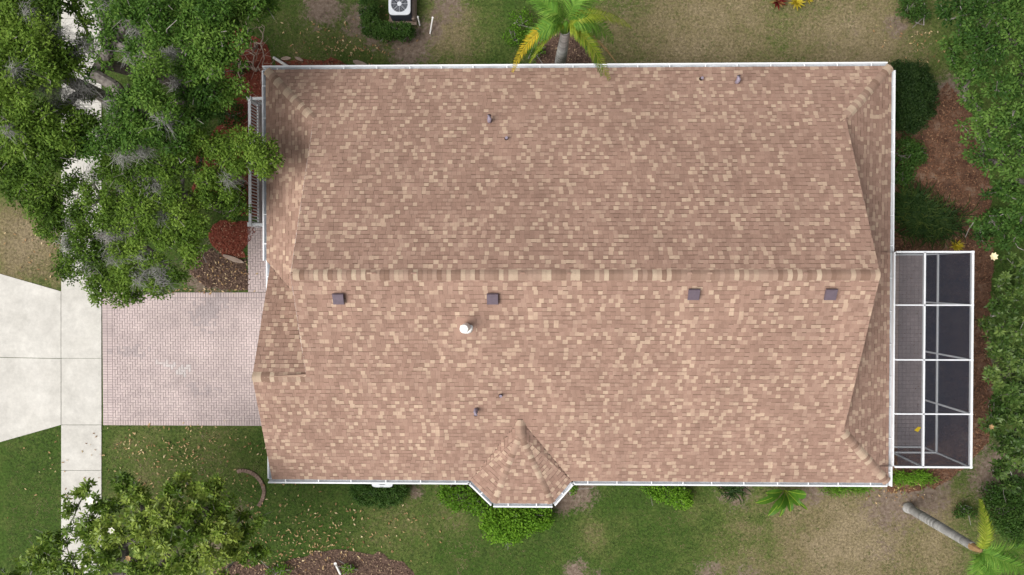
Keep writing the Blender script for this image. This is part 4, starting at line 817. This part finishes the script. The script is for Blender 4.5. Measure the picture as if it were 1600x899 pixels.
def paddle_plant(name, label, u, v, leaves_, m_, z0=.3, cat='plant'):
    c = at(u, v); root = empty(name, c, label, cat)
    for tu, tv, tz, wd in leaves_:
        wd *= 1.35; tip = at(tu, tv, tz); a = n3((c[0], c[1], z0)); mid = lerp(a, tip, .5) + n3((0, 0, .35)); V, T_ = [], []; n = 10; sd = unit(np.cross(tip - a, [0, 0, 1]))
        pts = [bez(a, mid, tip, i / n) for i in range(n + 1)]; ws = [wd * (.08 if i < 2 else math.sin(math.pi * (i - 1.5) / (n - 1.2)) ** .7 if i < n else .02) for i in range(n + 1)]
        for i in range(n):
            for s in (-1, 1):
                V.append([pts[i], pts[i + 1], pts[i + 1] + sd * s * ws[i + 1] + n3((0, 0, ws[i + 1] * .35)), pts[i] + sd * s * ws[i] + n3((0, 0, ws[i] * .35))]); T_.append(.35 + .2 * random.random())
            V.append([pts[i] - sd * .012 + n3((0, 0, .012)), pts[i] + sd * .012 + n3((0, 0, .012)), pts[i + 1] + sd * .010 + n3((0, 0, .012)), pts[i + 1] - sd * .010 + n3((0, 0, .012))]); T_.append(1)
        link('leaf', quads_mesh('leaf', np.array(V), np.array(T_)), root, m_)
paddle_plant('paddle_leaf_plant', 'plant with big paddle shaped leaves fanning out from the south gutter', 1222, 762, [(1180, 786, .8, .10), (1200, 806, .6, .12), (1196, 770, 1.2, .12), (1215, 795, 1.0, .14), (1235, 800, .7, .09), (1250, 790, .9, .10), (1262, 797, .6, .05), (1260, 772, 1.2, .14), (1245, 765, 1.4, .16), (1218, 808, .4, .06)], M['paddle'])
def rosette_plant(name, label, u, v, r, m_, n=22, cat='plant'):
    c = at(u, v); root = empty(name, c, label, cat); P = np.repeat([c + n3((0, 0, .1))], n, 0); a = np.arange(n) * 2.4; e = np.linspace(.25, 1.1, n)
    T = np.stack([np.cos(a) * np.cos(e), np.sin(a) * np.cos(e), np.sin(e)], 1); Nn = np.stack([-np.cos(a) * np.sin(e), -np.sin(a) * np.sin(e), np.cos(e)], 1)
    link('leaves', leaf_mesh(P, Nn, T, np.full(n, r), np.full(n, r * .2), rng.uniform(0, 1, n)), root, m_)
rosette_plant('red_bromeliad', 'dark red bromeliad with cream leaf tips at the top edge', 1213, 5, .42, M['red'], 26)
rosette_plant('yellow_croton', 'yellow leaved croton beside the red bromeliad at the top edge', 1242, 6, .40, M['yellow'], 30)
rosette_plant('yellow_croton', 'small yellow plant right of the larger yellow croton', 1262, 2, .22, M['yellow'], 18)
rosette_plant('yellow_croton', 'yellow plant at the north corner of the pool cage', 1490, 385, .34, M['yellow'], 24)
# leafless shrubs by the front corner
for (u, v, s_, lab) in ((398, 110, 1.0, 'leafless twiggy shrub in red mulch near the front roof corner'), (402, 70, .8, 'leafless shrub in the leaf litter above the front roof corner')):
    c = at(u, v); tips = np.array([c + n3((rng.normal(0, .45 * s_), rng.normal(0, .6 * s_), rng.uniform(.4, 1.2) * s_)) for _ in range(70)]); A, par, R_ = skeleton(tuple(c), tuple(c + n3((0, 0, .25))), tips, .006)
    r_ = empty('bare_shrub', c, lab, 'shrub'); link('branches', tubes(A, par, R_, 4), r_, M['stone'])

# ------------------------------------------------------------------ garden objects
def air_conditioner(u, v, z, label):
    c = at(u, v, z); x, y = c[0], c[1]; S = .82; r = empty('air_conditioner', (x, y, 0), label, 'air conditioner')
    q = MB(); q.box((x, y, .05), (1.05, 1.05, .1)); q.build('pad', M['stone'], r)
    q = MB(); q.box((x, y, z / 2 + .03), (S - .06, S - .06, z - .12)); q.build('cabinet', M['ac_body'], r)
    for i in range(9): q = MB(); q.box((x, y, .17 + i * (z - .25) / 9), (S - .03, S - .03, .018)); q.build('louver', M['ac_body'], r)
    # rounded top with a round opening
    q = MB(); n = 48; R_ = .315; k = S / 2
    def sq(a): 
        ca, sa = math.cos(a), math.sin(a); e = 7; s = (abs(ca) ** e + abs(sa) ** e) ** (-1 / e); return (x + ca * s * k, y + sa * s * k)
    for i in range(n):
        a0, a1 = 2 * math.pi * i / n, 2 * math.pi * (i + 1) / n; o0, o1 = sq(a0), sq(a1); i0, i1 = (x + math.cos(a0) * R_, y + math.sin(a0) * R_), (x + math.cos(a1) * R_, y + math.sin(a1) * R_)
        q.face([(*i0, z + .005), (*o0, z - .015), (*o1, z - .015), (*i1, z + .005)]); q.face([(*o0, z - .015), (*o0, z - .07), (*o1, z - .07), (*o1, z - .015)]); q.face([(*i0, z + .005), (*i1, z + .005), (*i1, z - .08), (*i0, z - .08)])
    q.build('top_panel', M['ac_top'], r)
    q = MB(); q.tube([(x, y, z - .03), (x, y, z + .012)], [.09, .085], 20); q.build('motor_cover', M['ac_top'], r)
    for rr in (.14, .19, .24, .29):
        q = MB(); q.tube([(x + math.cos(a) * rr, y + math.sin(a) * rr, z) for a in np.linspace(0, 2 * math.pi, 33)], .0035, 4, cap=False); q.build('guard_ring', M['ac_top'], r)
    for i in range(8):
        a = math.pi * i / 4; q = MB(); q.bar((x + math.cos(a) * .08, y + math.sin(a) * .08, z), (x + math.cos(a) * .32, y + math.sin(a) * .32, z), .008, .008); q.build('guard_spoke', M['ac_top'], r)
    for i in range(3):
        a0 = 2 * math.pi * i / 3 - 1.0; V = []
        q = MB(); pts = [(x + math.cos(a0 + a) * rr, y + math.sin(a0 + a) * rr, z - .11 + .05 * a) for rr, a in ((.07, -.2), (.22, -.45), (.30, -.2), (.30, .35), (.2, .5), (.07, .3))]; q.face(pts); q.build('fan_blade', M['ac_blade'], r)
air_conditioner(624, 6, .85, 'air conditioner with exposed fan inside the clipped hedge at the top edge')
air_conditioner(597, 745, .80, 'pale equipment box mostly hidden under the south gutter')
wl = MB(); a_, b_ = at(646, -10, .3), at(646, 32, .3); wl.bar((a_[0], a_[1], .2), (b_[0], b_[1], .2), .10, .4); tag(wl.build('garden_kerb', M['stone']), 'tan kerb wall along the right side of the top air conditioner', 'kerb')
def stick(name, u0, v0, z0, u1, v1, z1, r, m_, label, cat='pipe'):
    q = MB(); q.tube([at(u0, v0, z0), at(u1, v1, z1)], r, 10); q.tube([at(u0, v0, z0) , at(u0, v0, z0) + n3((0, 0, .02))], r * 1.3, 10); tag(q.build(name, m_), label, cat)
stick('white_pipe', 653, 27, .30, 656, 40, .03, .028, M['pvc'], 'short white plastic pipe beside the air conditioner hedge')
stick('white_pipe', 676, 28, .45, 672, 53, .03, .028, M['pvc'], 'longer white plastic pipe at the edge of the dry lawn')
stick('white_pipe', 524, 881, .25, 532, 897, .03, .045, M['pvc'], 'white plastic stub standing in the bottom mulch island')
q = MB(); a_, b_ = at(427, 90, .08), at(456, 108, .10); n = 26
for i in range(n): q.tube([lerp(a_, b_, i / n), lerp(a_, b_, (i + .55) / n), lerp(a_, b_, (i + 1) / n)], [.045, .062, .045], 10, cap=False)
tag(q.build('drain_hose', M['pvc']), 'corrugated white drain hose leaving the front roof corner', 'hose')
def stone(u, v, lx, ly, rz, h, label):
    c = at(u, v); q = MB(); n = 9; pts = []
    for i in range(n):
        a = 2 * math.pi * i / n; rr = random.uniform(.85, 1.1); pts.append((c[0] + (math.cos(a) * lx * math.cos(rz) - math.sin(a) * ly * math.sin(rz)) * rr, c[1] + (math.cos(a) * lx * math.sin(rz) + math.sin(a) * ly * math.cos(rz)) * rr))
    q.prism(pts, -.02, h); tag(q.build('garden_stone', M['stone']), label, 'stone')
stone(447, 92, .20, .07, .1, .06, 'flat tan stone beside the drain hose'); stone(468, 93, .17, .06, -.4, .06, 'narrow tan stone right of the drain hose'); stone(564, 100, .34, .10, -.3, .06, 'long wedge shaped tan stone at the north gutter')
stone(294, 321, .20, .28, .4, .1, 'pinkish stone showing through the oak branches'); stone(366, 405, .42, .10, -.35, .09, 'long grey edging stone between red and brown mulch')
be = empty('brick_edging', at(405, 765), 'curved brick edging round the small bed at the front garage corner', 'edging')
arc = [at(u, v) for u, v in ((371, 737), (378, 735), (386, 736), (394, 739), (401, 744), (407, 751), (411, 759), (413, 767), (412, 775), (409, 783), (404, 791))]
for i in range(len(arc) - 1):
    for k in (.25, .75):
        c = lerp(arc[i], arc[i + 1], k); d = arc[i + 1] - arc[i]; q = MB(); q.box((c[0], c[1], .02), (np.linalg.norm(d) / 2 - .008, .14, .05), math.atan2(d[1], d[0]) + random.uniform(-.08, .08)); q.build('brick', M['brick'], be)

# ------------------------------------------------------------------ grass and fallen leaves
def vnoise(P, cell):
    g = rng.uniform(-1, 1, (int(60 / cell) + 3, int(60 / cell) + 3)); q = (P + 30) / cell; i = np.floor(q).astype(int); f = q - i; f = f * f * (3 - 2 * f)
    return (g[i[:, 0], i[:, 1]] * (1 - f[:, 0]) + g[i[:, 0] + 1, i[:, 1]] * f[:, 0]) * (1 - f[:, 1]) + (g[i[:, 0], i[:, 1] + 1] * (1 - f[:, 0]) + g[i[:, 0] + 1, i[:, 1] + 1] * f[:, 0]) * f[:, 1]
HOUSE_P = [(XW, YS), (XE, YS), (XE, YN), (XW, YN)]
HARD.append(HOUSE_P)
n = 150000
P = np.stack([rng.uniform(-20.5, 20.2, n), rng.uniform(-12.2, 11.4, n)], 1)
ok = np.ones(len(P), bool)
for pl in HARD: ok &= ~inside(P, pl)
P = P[ok]; so_ = field(P, SOIL) * .9 + vnoise(P, .3) * .35 + rng.normal(0, .18, len(P)); P = P[so_ < .5]
dr = np.clip(field(P, DRY) * .9 + .10 + vnoise(P, .12) * .30 + vnoise(P, .45) * .26 + vnoise(P, 1.6) * .22 + rng.normal(0, .16, len(P)), 0, 1)
n = len(P); V = []; TT = []
for k in range(2):
    a = rng.uniform(0, 6.28, n); L_ = rng.uniform(.04, .11, n); wd = rng.uniform(.012, .024, n); z = rng.uniform(.015, .05, n); o = rng.normal(0, .02, (n, 2))
    B = np.stack([-np.sin(a) * wd / 2, np.cos(a) * wd / 2, np.zeros(n)], 1); p0 = np.concatenate([P + o, np.full((n, 1), .001)], 1); tp = p0 + np.stack([np.cos(a) * L_, np.sin(a) * L_, z], 1)
    V.append(np.stack([p0 - B, p0 + B, tp], 1)); TT.append(np.clip(dr + rng.normal(0, .1, n), 0, 1))
M['blade'] = mat('grass_blade', [(0, (.047, .086, .017)), (.2, (.082, .125, .025)), (.42, (.126, .148, .043)), (.68, (.205, .170, .09)), (1, (.31, .25, .155))], rough=.8, transl=.2)
tag(link('lawn_grass', quads_mesh('grass', np.concatenate(V), np.concatenate(TT), 3), None, M['blade']), 'short mown grass blades of the lawn round the house', 'grass', kind='stuff')
LV = [(280, 700, 120, 26, 330), (300, 760, 110, 40, 240), (470, 810, 100, 40, 230), (480, 850, 90, 22, 260), (620, 820, 90, 40, 90), (60, 400, 60, 40, 60), (90, 760, 60, 60, 34), (350, 425, 40, 22, 120), (560, 80, 60, 16, 130), (500, 60, 80, 30, 90), (1440, 60, 50, 40, 120), (600, 35, 30, 25, 50), (1400, 770, 50, 20, 120), (300, 455, 80, 4, 60), (280, 668, 90, 4, 24), (620, 768, 20, 14, 20), (420, 880, 70, 20, 160)]
Pl = np.concatenate([np.stack([rng.normal(at(u, v)[0], ru / 40.3 * .6, int(c_ * .55)), rng.normal(at(u, v)[1], rv / 40.3 * .6, int(c_ * .55))], 1) for u, v, ru, rv, c_ in LV])
okl = ~inside(Pl, HOUSE_P); Pl = Pl[okl]
tag(link('fallen_leaves', flakes(Pl, (.06, .15), .03, .035, .42), None, M['leafdry']), 'dry tan leaves scattered over the lawn and driveway edge', 'leaves', kind='stuff')
